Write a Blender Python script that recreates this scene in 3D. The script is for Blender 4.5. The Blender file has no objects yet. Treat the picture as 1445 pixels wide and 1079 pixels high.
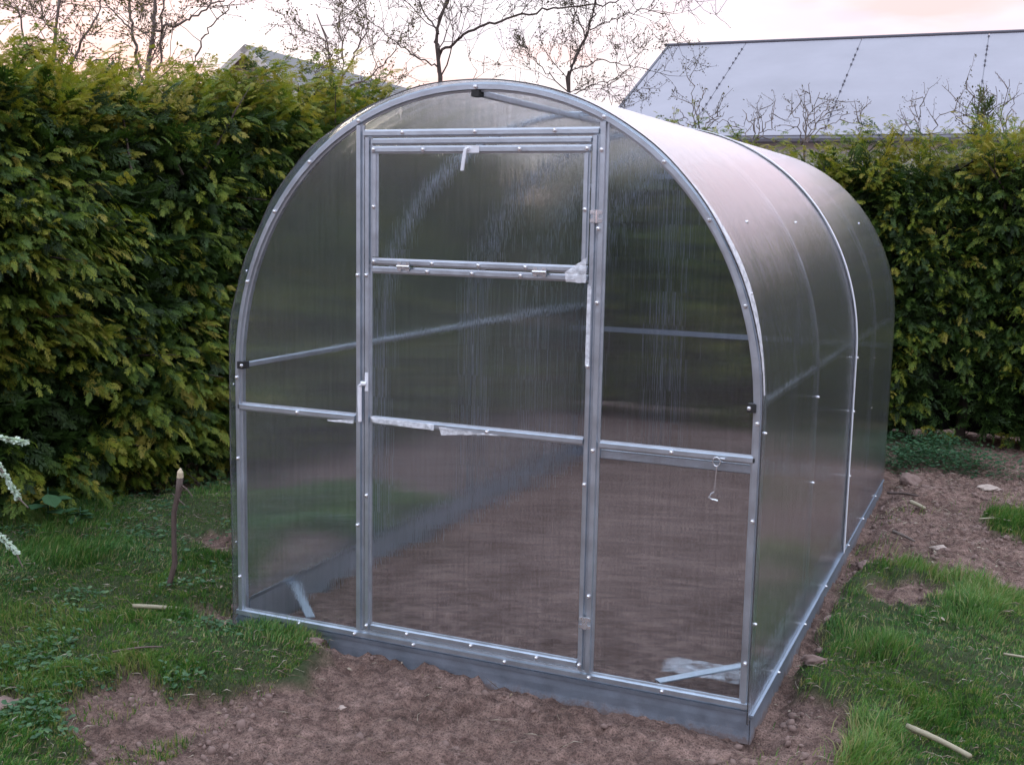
import bpy, math, random
import numpy as np
from mathutils import Vector, Matrix
from mathutils.geometry import tessellate_polygon

random.seed(7); rng = np.random.default_rng(11)
sc = bpy.context.scene
COL = sc.collection

# ------------------------------------------------------------------ camera
CP = np.array([2.830, -3.739, 1.684]); YAW, PITCH, ROLL, FPX = 0.41166, 0.14309, 0.01971, 1629.27
_cy, _sy, _cp, _sp = math.cos(YAW), math.sin(YAW), math.cos(PITCH), math.sin(PITCH)
FWD = np.array([-_sy*_cp, _cy*_cp, -_sp]); _R = np.array([_cy, _sy, 0.]); _U = np.cross(_R, FWD)
RGT = math.cos(ROLL)*_R + math.sin(ROLL)*_U; UPV = -math.sin(ROLL)*_R + math.cos(ROLL)*_U
cam = bpy.data.objects.new('camera', bpy.data.cameras.new('camera')); COL.objects.link(cam)
m = Matrix.Identity(4)
for i in range(3):
    m[i][0] = RGT[i]; m[i][1] = UPV[i]; m[i][2] = -FWD[i]; m[i][3] = CP[i]
cam.matrix_world = m
cam.data.sensor_fit = 'HORIZONTAL'; cam.data.sensor_width = 36; cam.data.lens = FPX/1445*36
cam.data.clip_end = 2000; cam.data.clip_start = .05
sc.camera = cam

def at(x, y, d):                                   # survey helper: a far point seen along a bearing, d metres ahead
    return CP + d*(FWD + (x-722.5)/FPX*RGT - (y-539.5)/FPX*UPV)

# ------------------------------------------------------------------ world, sun, exposure
SUN_AZ = YAW + math.radians(22)                    # the afterglow stands beyond the left hedge
SUN_EL = math.radians(2)
world = bpy.data.worlds.new('World'); sc.world = world; world.use_nodes = True
wt = world.node_tree; wt.nodes.clear()
def wn(t, **k):
    n = wt.nodes.new(t)
    for a, b in k.items(): setattr(n, a, b)
    return n
def ramp(node, stops):
    cr = node.color_ramp
    while len(cr.elements) > 1: cr.elements.remove(cr.elements[-1])
    cr.elements[0].position = stops[0][0]; cr.elements[0].color = (*stops[0][1], 1)
    for p, c in stops[1:]:
        e = cr.elements.new(p); e.color = (*c, 1)
sky = wn('ShaderNodeTexSky', sky_type='NISHITA', sun_disc=False)
sky.sun_elevation = SUN_EL; sky.sun_rotation = -SUN_AZ
tc = wn('ShaderNodeTexCoord'); sep = wn('ShaderNodeSeparateXYZ')
wt.links.new(tc.outputs['Generated'], sep.inputs[0])
elev = wn('ShaderNodeValToRGB')
ramp(elev, [(0, (.20,.19,.19)), (.49, (.24,.22,.22)), (.5, (.84,.74,.68)), (.55, (.77,.70,.71)), (.61, (.78,.75,.84)), (.70, (1.10,1.14,1.32)), (1, (1.45,1.62,1.95))])
mr = wn('ShaderNodeMapRange'); mr.inputs[1].default_value = -1; mr.inputs[2].default_value = 1
wt.links.new(sep.outputs[2], mr.inputs[0]); wt.links.new(mr.outputs[0], elev.inputs[0])
mp = wn('ShaderNodeMapping'); mp.inputs['Scale'].default_value = (1.6, 1.6, 6)
wt.links.new(tc.outputs['Generated'], mp.inputs[0])
cn = wn('ShaderNodeTexNoise'); cn.inputs['Scale'].default_value = 3.1; cn.inputs['Detail'].default_value = 5; cn.inputs['Roughness'].default_value = .5
wt.links.new(mp.outputs[0], cn.inputs['Vector'])
cr1 = wn('ShaderNodeValToRGB'); ramp(cr1, [(.47, (0,0,0)), (.60, (1,1,1))]); wt.links.new(cn.outputs[0], cr1.inputs[0])
mp2 = wn('ShaderNodeMapping'); mp2.inputs['Scale'].default_value = (2.2, 2.2, 9); mp2.inputs['Location'].default_value = (3.1, 1.2, .4)
wt.links.new(tc.outputs['Generated'], mp2.inputs[0])
cn2 = wn('ShaderNodeTexNoise'); cn2.inputs['Scale'].default_value = 3.4; cn2.inputs['Detail'].default_value = 5
wt.links.new(mp2.outputs[0], cn2.inputs['Vector'])
cr2 = wn('ShaderNodeValToRGB'); ramp(cr2, [(.49, (0,0,0)), (.62, (1,1,1))]); wt.links.new(cn2.outputs[0], cr2.inputs[0])
elevB = wn('ShaderNodeValToRGB')                    # the horizon away from the afterglow is dimmer and bluer
ramp(elevB, [(0, (.20,.19,.19)), (.49, (.22,.22,.24)), (.5, (.34,.35,.43)), (.55, (.42,.42,.52)), (.61, (.60,.60,.74)), (.70, (1.05,1.10,1.32)), (1, (1.45,1.62,1.95))])
wt.links.new(mr.outputs[0], elevB.inputs[0])
dsn = wn('ShaderNodeVectorMath', operation='DOT_PRODUCT'); dsn.inputs[1].default_value = (-math.sin(YAW), math.cos(YAW), 0); wt.links.new(tc.outputs['Generated'], dsn.inputs[0])
dsr = wn('ShaderNodeMapRange'); dsr.inputs[1].default_value = -.3; dsr.inputs[2].default_value = .75; wt.links.new(dsn.outputs['Value'], dsr.inputs[0])
mxe = wn('ShaderNodeMix', data_type='RGBA'); wt.links.new(dsr.outputs[0], mxe.inputs[0]); wt.links.new(elevB.outputs[0], mxe.inputs[6]); wt.links.new(elev.outputs[0], mxe.inputs[7])
# pink grows toward the right (east of the view axis)
dt = wn('ShaderNodeVectorMath', operation='DOT_PRODUCT'); dt.inputs[1].default_value = (math.cos(YAW), math.sin(YAW), 0)
wt.links.new(tc.outputs['Generated'], dt.inputs[0])
pr = wn('ShaderNodeMapRange'); pr.inputs[1].default_value = 0.0; pr.inputs[2].default_value = .32; pr.interpolation_type = 'SMOOTHSTEP'
wt.links.new(dt.outputs['Value'], pr.inputs[0])
mxp = wn('ShaderNodeMix', data_type='RGBA'); mxp.inputs[7].default_value = (.70,.45,.48,1)
mul = wn('ShaderNodeMath', operation='MULTIPLY_ADD'); mul.inputs[1].default_value = .92; mul.inputs[2].default_value = .0
wt.links.new(pr.outputs[0], mul.inputs[0])
wt.links.new(mxe.outputs[2], mxp.inputs[6])
msk = wn('ShaderNodeMapRange'); msk.inputs[1].default_value = .45; msk.inputs[2].default_value = .0; wt.links.new(sep.outputs[2], msk.inputs[0])
mul2 = wn('ShaderNodeMath', operation='MULTIPLY'); wt.links.new(mul.outputs[0], mul2.inputs[0]); wt.links.new(msk.outputs[0], mul2.inputs[1])
wt.links.new(mul2.outputs[0], mxp.inputs[0])
mxa = wn('ShaderNodeMix', data_type='RGBA'); mxa.inputs[7].default_value = (.72,.40,.38,1)
f1 = wn('ShaderNodeMath', operation='MULTIPLY'); f1.inputs[1].default_value = .9; wt.links.new(cr1.outputs[0], f1.inputs[0]); f1b = wn('ShaderNodeMath', operation='MULTIPLY'); wt.links.new(f1.outputs[0], f1b.inputs[0]); wt.links.new(msk.outputs[0], f1b.inputs[1]); wt.links.new(f1b.outputs[0], mxa.inputs[0])
wt.links.new(mxp.outputs[2], mxa.inputs[6])
mxb = wn('ShaderNodeMix', data_type='RGBA'); mxb.inputs[7].default_value = (.53,.49,.61,1)
f2 = wn('ShaderNodeMath', operation='MULTIPLY'); f2.inputs[1].default_value = .7; wt.links.new(cr2.outputs[0], f2.inputs[0]); f2b = wn('ShaderNodeMath', operation='MULTIPLY'); wt.links.new(f2.outputs[0], f2b.inputs[0]); wt.links.new(msk.outputs[0], f2b.inputs[1]); wt.links.new(f2b.outputs[0], mxb.inputs[0])
wt.links.new(mxa.outputs[2], mxb.inputs[6])
dim = wn('ShaderNodeMix', data_type='RGBA'); dim.inputs[0].default_value = .75; dim.inputs[7].default_value = (0,0,0,1); wt.links.new(sky.outputs[0], dim.inputs[6])   # cloud deck veils most of the clear sky
bgN = wn('ShaderNodeBackground'); bgN.inputs[1].default_value = .05; wt.links.new(dim.outputs[2], bgN.inputs[0])
bgC = wn('ShaderNodeBackground'); bgC.inputs[1].default_value = .86; wt.links.new(mxb.outputs[2], bgC.inputs[0])
ad = wn('ShaderNodeAddShader'); wt.links.new(bgN.outputs[0], ad.inputs[0]); wt.links.new(bgC.outputs[0], ad.inputs[1])
wo = wn('ShaderNodeOutputWorld'); wt.links.new(ad.outputs[0], wo.inputs[0])

sun = bpy.data.objects.new('sun', bpy.data.lights.new('sun', 'SUN')); COL.objects.link(sun)
sun.data.energy = .6; sun.data.angle = math.radians(20); sun.data.color = (1, .80, .62)
sd = Vector((-math.sin(SUN_AZ)*math.cos(SUN_EL+.15), math.cos(SUN_AZ)*math.cos(SUN_EL+.15), math.sin(SUN_EL+.15)))
sun.rotation_euler = (-sd).to_track_quat('-Z', 'Y').to_euler(); sun.location = (0, 0, 20)

sc.view_settings.view_transform = 'Standard'; sc.view_settings.look = 'None'
sc.view_settings.exposure = 0.95; sc.view_settings.gamma = 1; sc.view_settings.use_curve_mapping = False
sc.cycles.use_denoising = True
sc.cycles.max_bounces = 11; sc.cycles.transmission_bounces = 10; sc.cycles.glossy_bounces = 4; sc.cycles.diffuse_bounces = 3
sc.cycles.transparent_max_bounces = 16; sc.cycles.sample_clamp_indirect = 6

# ------------------------------------------------------------------ material helpers
class NT:
    def __init__(s, name):
        s.m = bpy.data.materials.new(name); s.m.use_nodes = True; s.t = s.m.node_tree; s.t.nodes.clear()
        s.out = s.n('ShaderNodeOutputMaterial')
    def n(s, t, ins=None, **k):
        n = s.t.nodes.new(t)
        for a, b in k.items(): setattr(n, a, b)
        for a, b in (ins or {}).items(): s.set(n.inputs[a], b)
        return n
    def set(s, sock, v):
        if isinstance(v, bpy.types.NodeSocket): s.t.links.new(v, sock)
        elif isinstance(v, bpy.types.Node): s.t.links.new(v.outputs[0], sock)
        else: sock.default_value = v
    def noise(s, scale, detail=4, rough=.55, vec=None, dist=0):
        n = s.n('ShaderNodeTexNoise', {'Scale': scale, 'Detail': detail, 'Roughness': rough, 'Distortion': dist})
        if vec is not None: s.set(n.inputs['Vector'], vec)
        return n.outputs[0]
    def ramp(s, fac, stops):
        n = s.n('ShaderNodeValToRGB'); ramp(n, stops); s.set(n.inputs[0], fac); return n.outputs[0]
    def mix(s, f, a, b, mode='MIX'):
        n = s.n('ShaderNodeMix', data_type='RGBA', blend_type=mode)
        s.set(n.inputs[0], f); s.set(n.inputs[6], a); s.set(n.inputs[7], b); return n.outputs[2]
    def math(s, op, a, b=0., c=0.):
        n = s.n('ShaderNodeMath', operation=op); s.set(n.inputs[0], a); s.set(n.inputs[1], b)
        if op == 'MULTIPLY_ADD': s.set(n.inputs[2], c)
        return n.outputs[0]
    def attr(s, name):
        return s.n('ShaderNodeAttribute', attribute_name=name).outputs['Fac']
    def obj(s): return s.n('ShaderNodeTexCoord').outputs['Object']
    def bump(s, h, strength, dist=.01):
        return s.n('ShaderNodeBump', {'Height': h, 'Strength': strength, 'Distance': dist}).outputs[0]
    def pr(s, **k):
        n = s.n('ShaderNodeBsdfPrincipled')
        for a, b in k.items(): s.set(n.inputs[a.replace('_', ' ')], b)
        s.t.links.new(n.outputs[0], s.out.inputs[0]); return n

def c4(r, g, b): return (r, g, b, 1)

def mat_metal(name, base=(.52,.585,.65), rough=.34, mottled=.5):
    t = NT(name); o = t.obj()
    a = t.noise(14, 4, .6, o); b = t.noise(170, 2, .5, o); st = t.n('ShaderNodeMapping', {'Vector': o, 'Scale': (3, 3, 40)})
    col = t.mix(t.ramp(a, [(.3, (0,0,0)), (.7, (1,1,1))]), c4(*[x*.88 for x in base]), c4(*[min(1, x*1.10) for x in base]))
    col = t.mix(t.math('MULTIPLY', b, .35*mottled*2), col, c4(*[x*.6 for x in base]))
    dirt = t.ramp(t.noise(5, 6, .7, o), [(.55, (0,0,0)), (.75, (1,1,1))])
    col = t.mix(t.math('MULTIPLY', dirt, .14), col, c4(.25,.22,.20))
    r = t.math('MULTIPLY_ADD', a, .3, rough-.12)
    t.pr(Base_Color=col, Metallic=.82, Roughness=r, Normal=t.bump(t.noise(60, 3, .5, o), .12, .004))
    return t.m
M = {}
M['zinc'] = mat_metal('galvanised_profile')
def add_splash(m):
    nt = m.node_tree; p = next(n for n in nt.nodes if n.type == 'BSDF_PRINCIPLED'); T = NT.__new__(NT); T.m = m; T.t = nt
    o = T.obj(); z = T.n('ShaderNodeSeparateXYZ', {0: o}).outputs[2]
    f = T.math('ADD', T.math('MULTIPLY_ADD', z, -16., -.42), T.math('MULTIPLY_ADD', T.noise(26, 5, .7, o), 1.9, -.95)); f = T.ramp(f, [(.05, (0,0,0)), (.55, (.85,.85,.85))])
    src = p.inputs['Base Color'].links[0].from_socket; nt.links.new(T.mix(f, src, c4(.15,.105,.09)), p.inputs['Base Color'])
    nt.links.new(T.math('MULTIPLY_ADD', f, -.8, .8), p.inputs['Metallic'])
M['zinc_dark'] = mat_metal('galvanised_base_sheet', (.38,.46,.56), .40, .6)
add_splash(M['zinc_dark'])
M['bolt'] = mat_metal('zinc_bolt', (.75,.77,.80), .22, .2)
def plain(name, col, rough=.6, metal=0., var=.25, scale=20, spec=.5, trans=0):
    t = NT(name); o = t.obj()
    c = t.mix(t.noise(scale, 5, .6, o), c4(*[x*(1-var) for x in col]), c4(*[min(1, x*(1+var)) for x in col]))
    t.pr(Base_Color=c, Roughness=rough, Metallic=metal, Normal=t.bump(t.noise(scale*6, 3, .6, o), .2, .005))
    return t.m
M['rubber'] = plain('black_rubber', (.015,.015,.016), .7)
M['whitemetal'] = plain('white_lacquer', (.72,.75,.80), .35)

def mat_poly(name, axis, hz0=.004, hz1=.012, cap=.7, clear=.22, gr=.16, hmix=.5):
    """twin-wall polycarbonate: fine channels scatter light across their own direction"""
    t = NT(name); o = t.obj()
    sx = t.n('ShaderNodeSeparateXYZ', {0: o}); u = sx.outputs[axis]; wv = sx.outputs[2]
    cell = t.math('FLOOR', t.math('MULTIPLY', u, 1400.))
    wn1 = t.n('ShaderNodeTexWhiteNoise', noise_dimensions='2D')
    cb = t.n('ShaderNodeCombineXYZ', {0: cell, 1: t.math('FLOOR', t.math('MULTIPLY', wv, 9.))})
    t.set(wn1.inputs['Vector'], cb)
    rnd = t.math('SUBTRACT', wn1.outputs[0], .5)
    mp_ = t.n('ShaderNodeMapping', {'Vector': o, 'Scale': ((1, .02, .03) if axis == 0 else (.05, 1, .05))})
    streak = t.noise(85, 4, .65, mp_)                      # irregular ribs a centimetre or two apart
    streak2 = t.noise(7, 3, .6, mp_)
    sheen = t.ramp(streak, [(.36, (0,0,0)), (.66, (1,1,1))])
    amp = t.math('MULTIPLY_ADD', streak2, .18, .10)
    low = t.math('MULTIPLY', t.math('SUBTRACT', streak, .5), .11)
    flat_ = t.math('GREATER_THAN', t.n('ShaderNodeSeparateColor', {0: wn1.outputs['Color']}).outputs[1], clear)   # a share of the strips is optically flat
    slope = t.math('MULTIPLY', t.math('ADD', t.math('MULTIPLY', rnd, amp), low), flat_)
    T = t.n('ShaderNodeCombineXYZ', {axis: slope})
    wob = t.n('ShaderNodeTexNoise', {'Scale': 3.2, 'Detail': 2., 'Vector': o})
    wv2 = t.n('ShaderNodeVectorMath', {0: wob.outputs['Color'], 1: (.5,.5,.5)}, operation='SUBTRACT')
    wv3 = t.n('ShaderNodeVectorMath', {0: wv2, 'Scale': .05}, operation='SCALE')
    g = t.n('ShaderNodeNewGeometry')
    s1 = t.n('ShaderNodeVectorMath', {0: g.outputs['Normal'], 1: T}, operation='ADD')
    s2 = t.n('ShaderNodeVectorMath', {0: s1, 1: wv3}, operation='ADD')
    nn = t.n('ShaderNodeVectorMath', {0: s2}, operation='NORMALIZE').outputs[0]
    tint = t.mix(sheen, c4(.90,.93,.95), c4(.96,.98,1.0))
    refr = t.n('ShaderNodeBsdfRefraction', {'Color': tint, 'Roughness': .03, 'IOR': 1.28, 'Normal': nn})
    tran = t.n('ShaderNodeBsdfTransparent', {'Color': c4(.96,.97,.97)})
    body = refr
    haze = t.n('ShaderNodeBsdfTranslucent', {'Color': c4(.80,.84,.88)})
    dif = t.n('ShaderNodeBsdfDiffuse', {'Color': c4(.74,.77,.82)})
    hz = t.n('ShaderNodeMixShader', {0: hmix, 1: haze, 2: dif})
    body2 = t.n('ShaderNodeMixShader', {0: t.math('MULTIPLY_ADD', sheen, hz1, hz0), 1: body, 2: hz})
    fr = t.n('ShaderNodeFresnel', {'IOR': 1.5, 'Normal': nn})
    frb = t.math('MINIMUM', t.math('MULTIPLY', fr, 1.4), cap)
    front = t.math('SUBTRACT', 1., g.outputs['Backfacing'])
    gl = t.n('ShaderNodeBsdfGlossy', {'Color': c4(.95,.96,1), 'Roughness': gr, 'Normal': nn})
    fin = t.n('ShaderNodeMixShader', {0: t.math('MULTIPLY', frb, front), 1: body2, 2: gl})
    t.t.links.new(fin.outputs[0], t.out.inputs[0])
    return t.m
M['poly_gable'] = mat_poly('twinwall_gable', 0)
M['poly_roof'] = mat_poly('twinwall_roof', 1, .045, .030, .90, .36, .20, .93)
M['poly_inner'] = mat_poly('twinwall_roof_inner', 1, .016, .012, .22, .40, .34)

def leafmat(name, stops, trans=.35, rough=.55, inst=False):
    t = NT(name)
    fac = t.attr('tint')
    if inst:
        fac = t.n('ShaderNodeAttribute', attribute_name='tint', attribute_type='INSTANCER').outputs['Fac']
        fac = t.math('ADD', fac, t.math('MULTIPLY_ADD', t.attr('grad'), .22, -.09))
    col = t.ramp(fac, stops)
    o = t.obj()
    col = t.mix(t.math('MULTIPLY', t.noise(40, 3, .5, o), .5), col, t.mix(1, col, c4(.35,.4,.35), 'MULTIPLY'))
    p = t.n('ShaderNodeBsdfPrincipled', {'Base Color': col, 'Roughness': rough, 'Specular IOR Level': .35})
    tr = t.n('ShaderNodeBsdfTranslucent', {'Color': t.mix(1, col, c4(1.3,1.3,.7), 'MULTIPLY')})
    mx = t.n('ShaderNodeMixShader', {0: trans, 1: p, 2: tr})
    t.t.links.new(mx.outputs[0], t.out.inputs[0]); return t.m
M['thuja'] = leafmat('thuja_foliage', [(0, (.018,.040,.014)), (.35, (.045,.078,.020)), (.6, (.10,.125,.024)), (.85, (.20,.19,.035)), (1, (.27,.20,.06))])
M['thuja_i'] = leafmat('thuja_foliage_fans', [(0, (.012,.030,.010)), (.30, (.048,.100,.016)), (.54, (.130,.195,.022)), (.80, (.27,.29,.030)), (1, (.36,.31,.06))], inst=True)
M['grass'] = leafmat('grass_blades', [(0, (.018,.06,.018)), (.4, (.060,.180,.034)), (.7, (.150,.275,.060)), (.88, (.25,.28,.10)), (1, (.38,.32,.17))], .3)
M['weed'] = leafmat('weed_leaves', [(0, (.025,.075,.035)), (.6, (.06,.14,.06)), (1, (.14,.22,.09))], .25)
M['dryleaf'] = leafmat('dry_litter', [(0, (.07,.045,.03)), (.5, (.22,.16,.11)), (1, (.48,.42,.34))], .05, .8)
M['bud'] = leafmat('tree_buds', [(0, (.05,.035,.02)), (.6, (.09,.08,.03)), (1, (.20,.18,.06))], .3)
M['pale'] = leafmat('pale_leaf', [(0, (.30,.42,.33)), (1, (.70,.80,.72))], .25)
M['bark'] = plain('bark', (.055,.04,.033), .85, 0, .4, 30)
M['barkpale'] = plain('pale_bark', (.13,.10,.085), .85, 0, .4, 30)
M['hedgecore'] = plain('hedge_shade', (.003,.0035,.002), .98, 0, .6, 20)  # darker than real twigs: hedge-interior shade put into the colour
M['stick'] = plain('stick_bark', (.10,.07,.06), .8, 0, .4, 40)
M['wood_raw'] = plain('raw_broken_wood', (.62,.52,.36), .7, 0, .2, 50)
M['wood_peeled'] = plain('peeled_stick', (.27,.24,.16), .6, 0, .2, 40)
M['stone'] = plain('stone', (.36,.29,.25), .8, 0, .35, 25)
M['clod'] = plain('soil_clod', (.17,.115,.098), .95, 0, .5, 60)

# ------------------------------------------------------------------ mesh helpers
def mk(name, V, F, mat=None, parent=None, smooth=False, attr=None):
    """V (n,3), F list of index lists or (m,3|4) array"""
    me = bpy.data.meshes.new(name)
    if isinstance(F, np.ndarray):
        V = np.asarray(V, np.float32); k = F.shape[1]; nf = len(F)
        me.vertices.add(len(V)); me.vertices.foreach_set('co', V.ravel())
        me.loops.add(nf*k); me.loops.foreach_set('vertex_index', F.astype(np.int32).ravel())
        me.polygons.add(nf); me.polygons.foreach_set('loop_start', np.arange(0, nf*k, k, dtype=np.int32))
        me.update(calc_edges=True); me.validate()
    else:
        me.from_pydata([tuple(map(float, v)) for v in V], [], [tuple(map(int, f)) for f in F]); me.update()
    if attr is not None:
        for an, av in attr.items():
            a = me.attributes.new(an, 'FLOAT', 'POINT'); a.data.foreach_set('value', np.asarray(av, np.float32))
    if mat: me.materials.append(M[mat] if isinstance(mat, str) else mat)
    if smooth is not False:
        me.polygons.foreach_set('use_smooth', [True]*len(me.polygons))
        if smooth is not True: me.set_sharp_from_angle(angle=math.radians(smooth))
    o = bpy.data.objects.new(name, me); COL.objects.link(o)
    if parent: o.parent = parent
    return o
def tag(o, label=None, cat=None, group=None, kind=None):
    for k, v in (('label', label), ('category', cat), ('group', group), ('kind', kind)):
        if v: o[k] = v
    return o
def empty(name, loc=(0, 0, 0)):
    o = bpy.data.objects.new(name, None); o.location = loc; o.empty_display_size = .1; COL.objects.link(o); return o
def child(o, parent):
    """put o under parent, keeping where it stands (parents are unrotated)"""
    o.parent = parent; o.matrix_parent_inverse = Matrix.Translation(-Vector(parent.location)); return o

class MB:
    def __init__(s): s.V = []; s.F = []; s.T = []
    def add(s, V, F, tint=None):
        b = len(s.V); s.V += [tuple(v) for v in V]; s.F += [tuple(i+b for i in f) for f in F]
        if tint is not None: s.T += [tint]*len(V)
    def sweep(s, pts, A, B, prof, closed=True):
        """profile (a,b) swept along pts with per-point axes A and B"""
        n = len(prof); V = []
        for p, a, b in zip(pts, A, B):
            for (x, y) in prof: V.append(np.asarray(p)+x*np.asarray(a)+y*np.asarray(b))
        F = []
        for i in range(len(pts)-1):
            for j in range(n):
                k = (j+1) % n; F.append((i*n+j, i*n+k, (i+1)*n+k, (i+1)*n+j))
        F.append(tuple(range(n-1, -1, -1))); F.append(tuple((len(pts)-1)*n+j for j in range(n)))
        s.add(V, F)
    def tube(s, pts, rad, k=6, tint=None):
        pts = [np.asarray(p, float) for p in pts]; V = []; n = len(pts)
        if not hasattr(rad, '__len__'): rad = [rad]*n
        up = np.array([.13, .31, 1.])
        for i, p in enumerate(pts):
            d = pts[min(i+1, n-1)]-pts[max(i-1, 0)]; d /= np.linalg.norm(d)+1e-9
            a = np.cross(d, up); a /= np.linalg.norm(a)+1e-9; b = np.cross(d, a)
            for j in range(k):
                w = 2*math.pi*j/k; V.append(p+rad[i]*(math.cos(w)*a+math.sin(w)*b))
        F = [(i*k+j, i*k+(j+1) % k, (i+1)*k+(j+1) % k, (i+1)*k+j) for i in range(n-1) for j in range(k)]
        F.append(tuple(range(k-1, -1, -1))); F.append(tuple((n-1)*k+j for j in range(k)))
        s.add(V, F, tint)
    def box(s, lo, hi):
        x0, y0, z0 = lo; x1, y1, z1 = hi
        V = [(x0,y0,z0),(x1,y0,z0),(x1,y1,z0),(x0,y1,z0),(x0,y0,z1),(x1,y0,z1),(x1,y1,z1),(x0,y1,z1)]
        s.add(V, [(0,3,2,1),(4,5,6,7),(0,1,5,4),(1,2,6,5),(2,3,7,6),(3,0,4,7)])
    def build(s, name, mat, parent=None, smooth=False):
        o = mk(name, s.V, s.F, mat, None, smooth, {'tint': s.T} if s.T and len(s.T) == len(s.V) else None)
        if parent: child(o, parent)
        return o

def vnoise(x, y, seed=0):
    """smooth value noise on arrays, about -1..1"""
    xi = np.floor(x).astype(np.int64); yi = np.floor(y).astype(np.int64); xf = x-xi; yf = y-yi
    def h(a, b):
        n = (a*374761393 + b*668265263 + seed*1274126177) & 0x7fffffff
        n = ((n ^ (n >> 13))*1274126177) & 0x7fffffff
        return ((n ^ (n >> 16)) & 0xffff)/32767.5-1
    u = xf*xf*(3-2*xf); v = yf*yf*(3-2*yf)
    return (h(xi, yi)*(1-u)+h(xi+1, yi)*u)*(1-v)+(h(xi, yi+1)*(1-u)+h(xi+1, yi+1)*u)*v
def fbm(x, y, o=4, seed=0, g=.5):
    x = np.asarray(x, float); y = np.asarray(y, float)
    a = 1; r = 0; t = 0
    for i in range(o):
        r = r+a*vnoise(x*2**i+i*17.3, y*2**i-i*9.1, seed+i); t += a; a *= g
    return r/t
def sstep(a, b, x):
    t = np.clip((x-a)/(b-a), 0, 1); return t*t*(3-2*t)

# ------------------------------------------------------------------ ground: height and turf
W, HT, ZS, NE, LEN = 2.1, 2.144, 1.03, 2.08, 3.99
def segd(x, y, P, Q):
    P = np.array(P); Q = np.array(Q); d = Q-P; t = np.clip(((x-P[0])*d[0]+(y-P[1])*d[1])/(d@d), 0, 1)
    return np.hypot(x-P[0]-t*d[0], y-P[1]-t*d[1])
def inpoly(x, y, poly):
    r = np.zeros(np.shape(x), bool); j = len(poly)-1
    for i in range(len(poly)):
        xi, yi = poly[i]; xj, yj = poly[j]
        c = ((yi > y) != (yj > y)) & (x < (xj-xi)*(y-yi)/(yj-yi+1e-12)+xi); r ^= c; j = i
    return r
def polydist(x, y, poly):
    """signed distance, positive inside"""
    d = np.full(np.shape(x), 1e9)
    for i in range(len(poly)): d = np.minimum(d, segd(x, y, poly[i], poly[(i+1) % len(poly)]))
    return np.where(inpoly(x, y, poly), d, -d)
TURF = [[(-3.794,-0.094), (-2.2,1.2), (-1.6,1.9), (-1.0,2.4), (-0.25,2.3), (-0.2,1.2), (-.45,.9), (-.25,.45), (-0.14,0.06), (0.400,-0.005), (0.563,-0.158), (0.617,-0.409), (0.497,-0.538), (0.304,-0.606), (0.210,-0.680), (-0.053,-0.544), (-0.018,-0.745), (-0.039,-0.891), (-0.319,-0.873), (-1.156,-1.599)],
        [(-1.213,-1.566), (-0.130,-1.050), (-0.103,-0.955), (0.200,-1.134), (0.443,-1.299), (-0.306,-2.084)],
        [(2.152,0.332), (2.157,0.640), (2.130,1.169), (2.171,1.508), (2.193,1.941), (2.455,2.142), (2.593,2.046), (2.954,1.908), (3.702,2.124), (3.517,-0.599), (2.635,-1.019), (2.441,-0.221), (2.463,0.032), (2.396,0.280)],
        [(2.769,3.217), (2.973,3.597), (3.959,4.219), (3.836,3.212), (2.866,2.905)]]
BARE = [[(2.267,1.877), (2.473,1.933), (2.594,1.781), (2.595,1.539), (2.421,1.471), (2.306,1.543)], [(-1.034,0.964), (-0.841,1.066), (-0.532,0.659), (-0.726,0.691)], [(-0.425,0.074), (-0.141,0.167), (-0.048,0.034), (-0.193,0.019)]]
def turf(x, y):
    x = np.asarray(x, float); y = np.asarray(y, float)
    n = fbm(x*5, y*5, 4, 3)*.10
    d = np.full(x.shape, -1e3)
    for p in TURF: d = np.maximum(d, polydist(x, y, p))
    for p in BARE: d = np.minimum(d, -polydist(x, y, p))
    t = sstep(-.03, .05, d+n)
    return t
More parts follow.
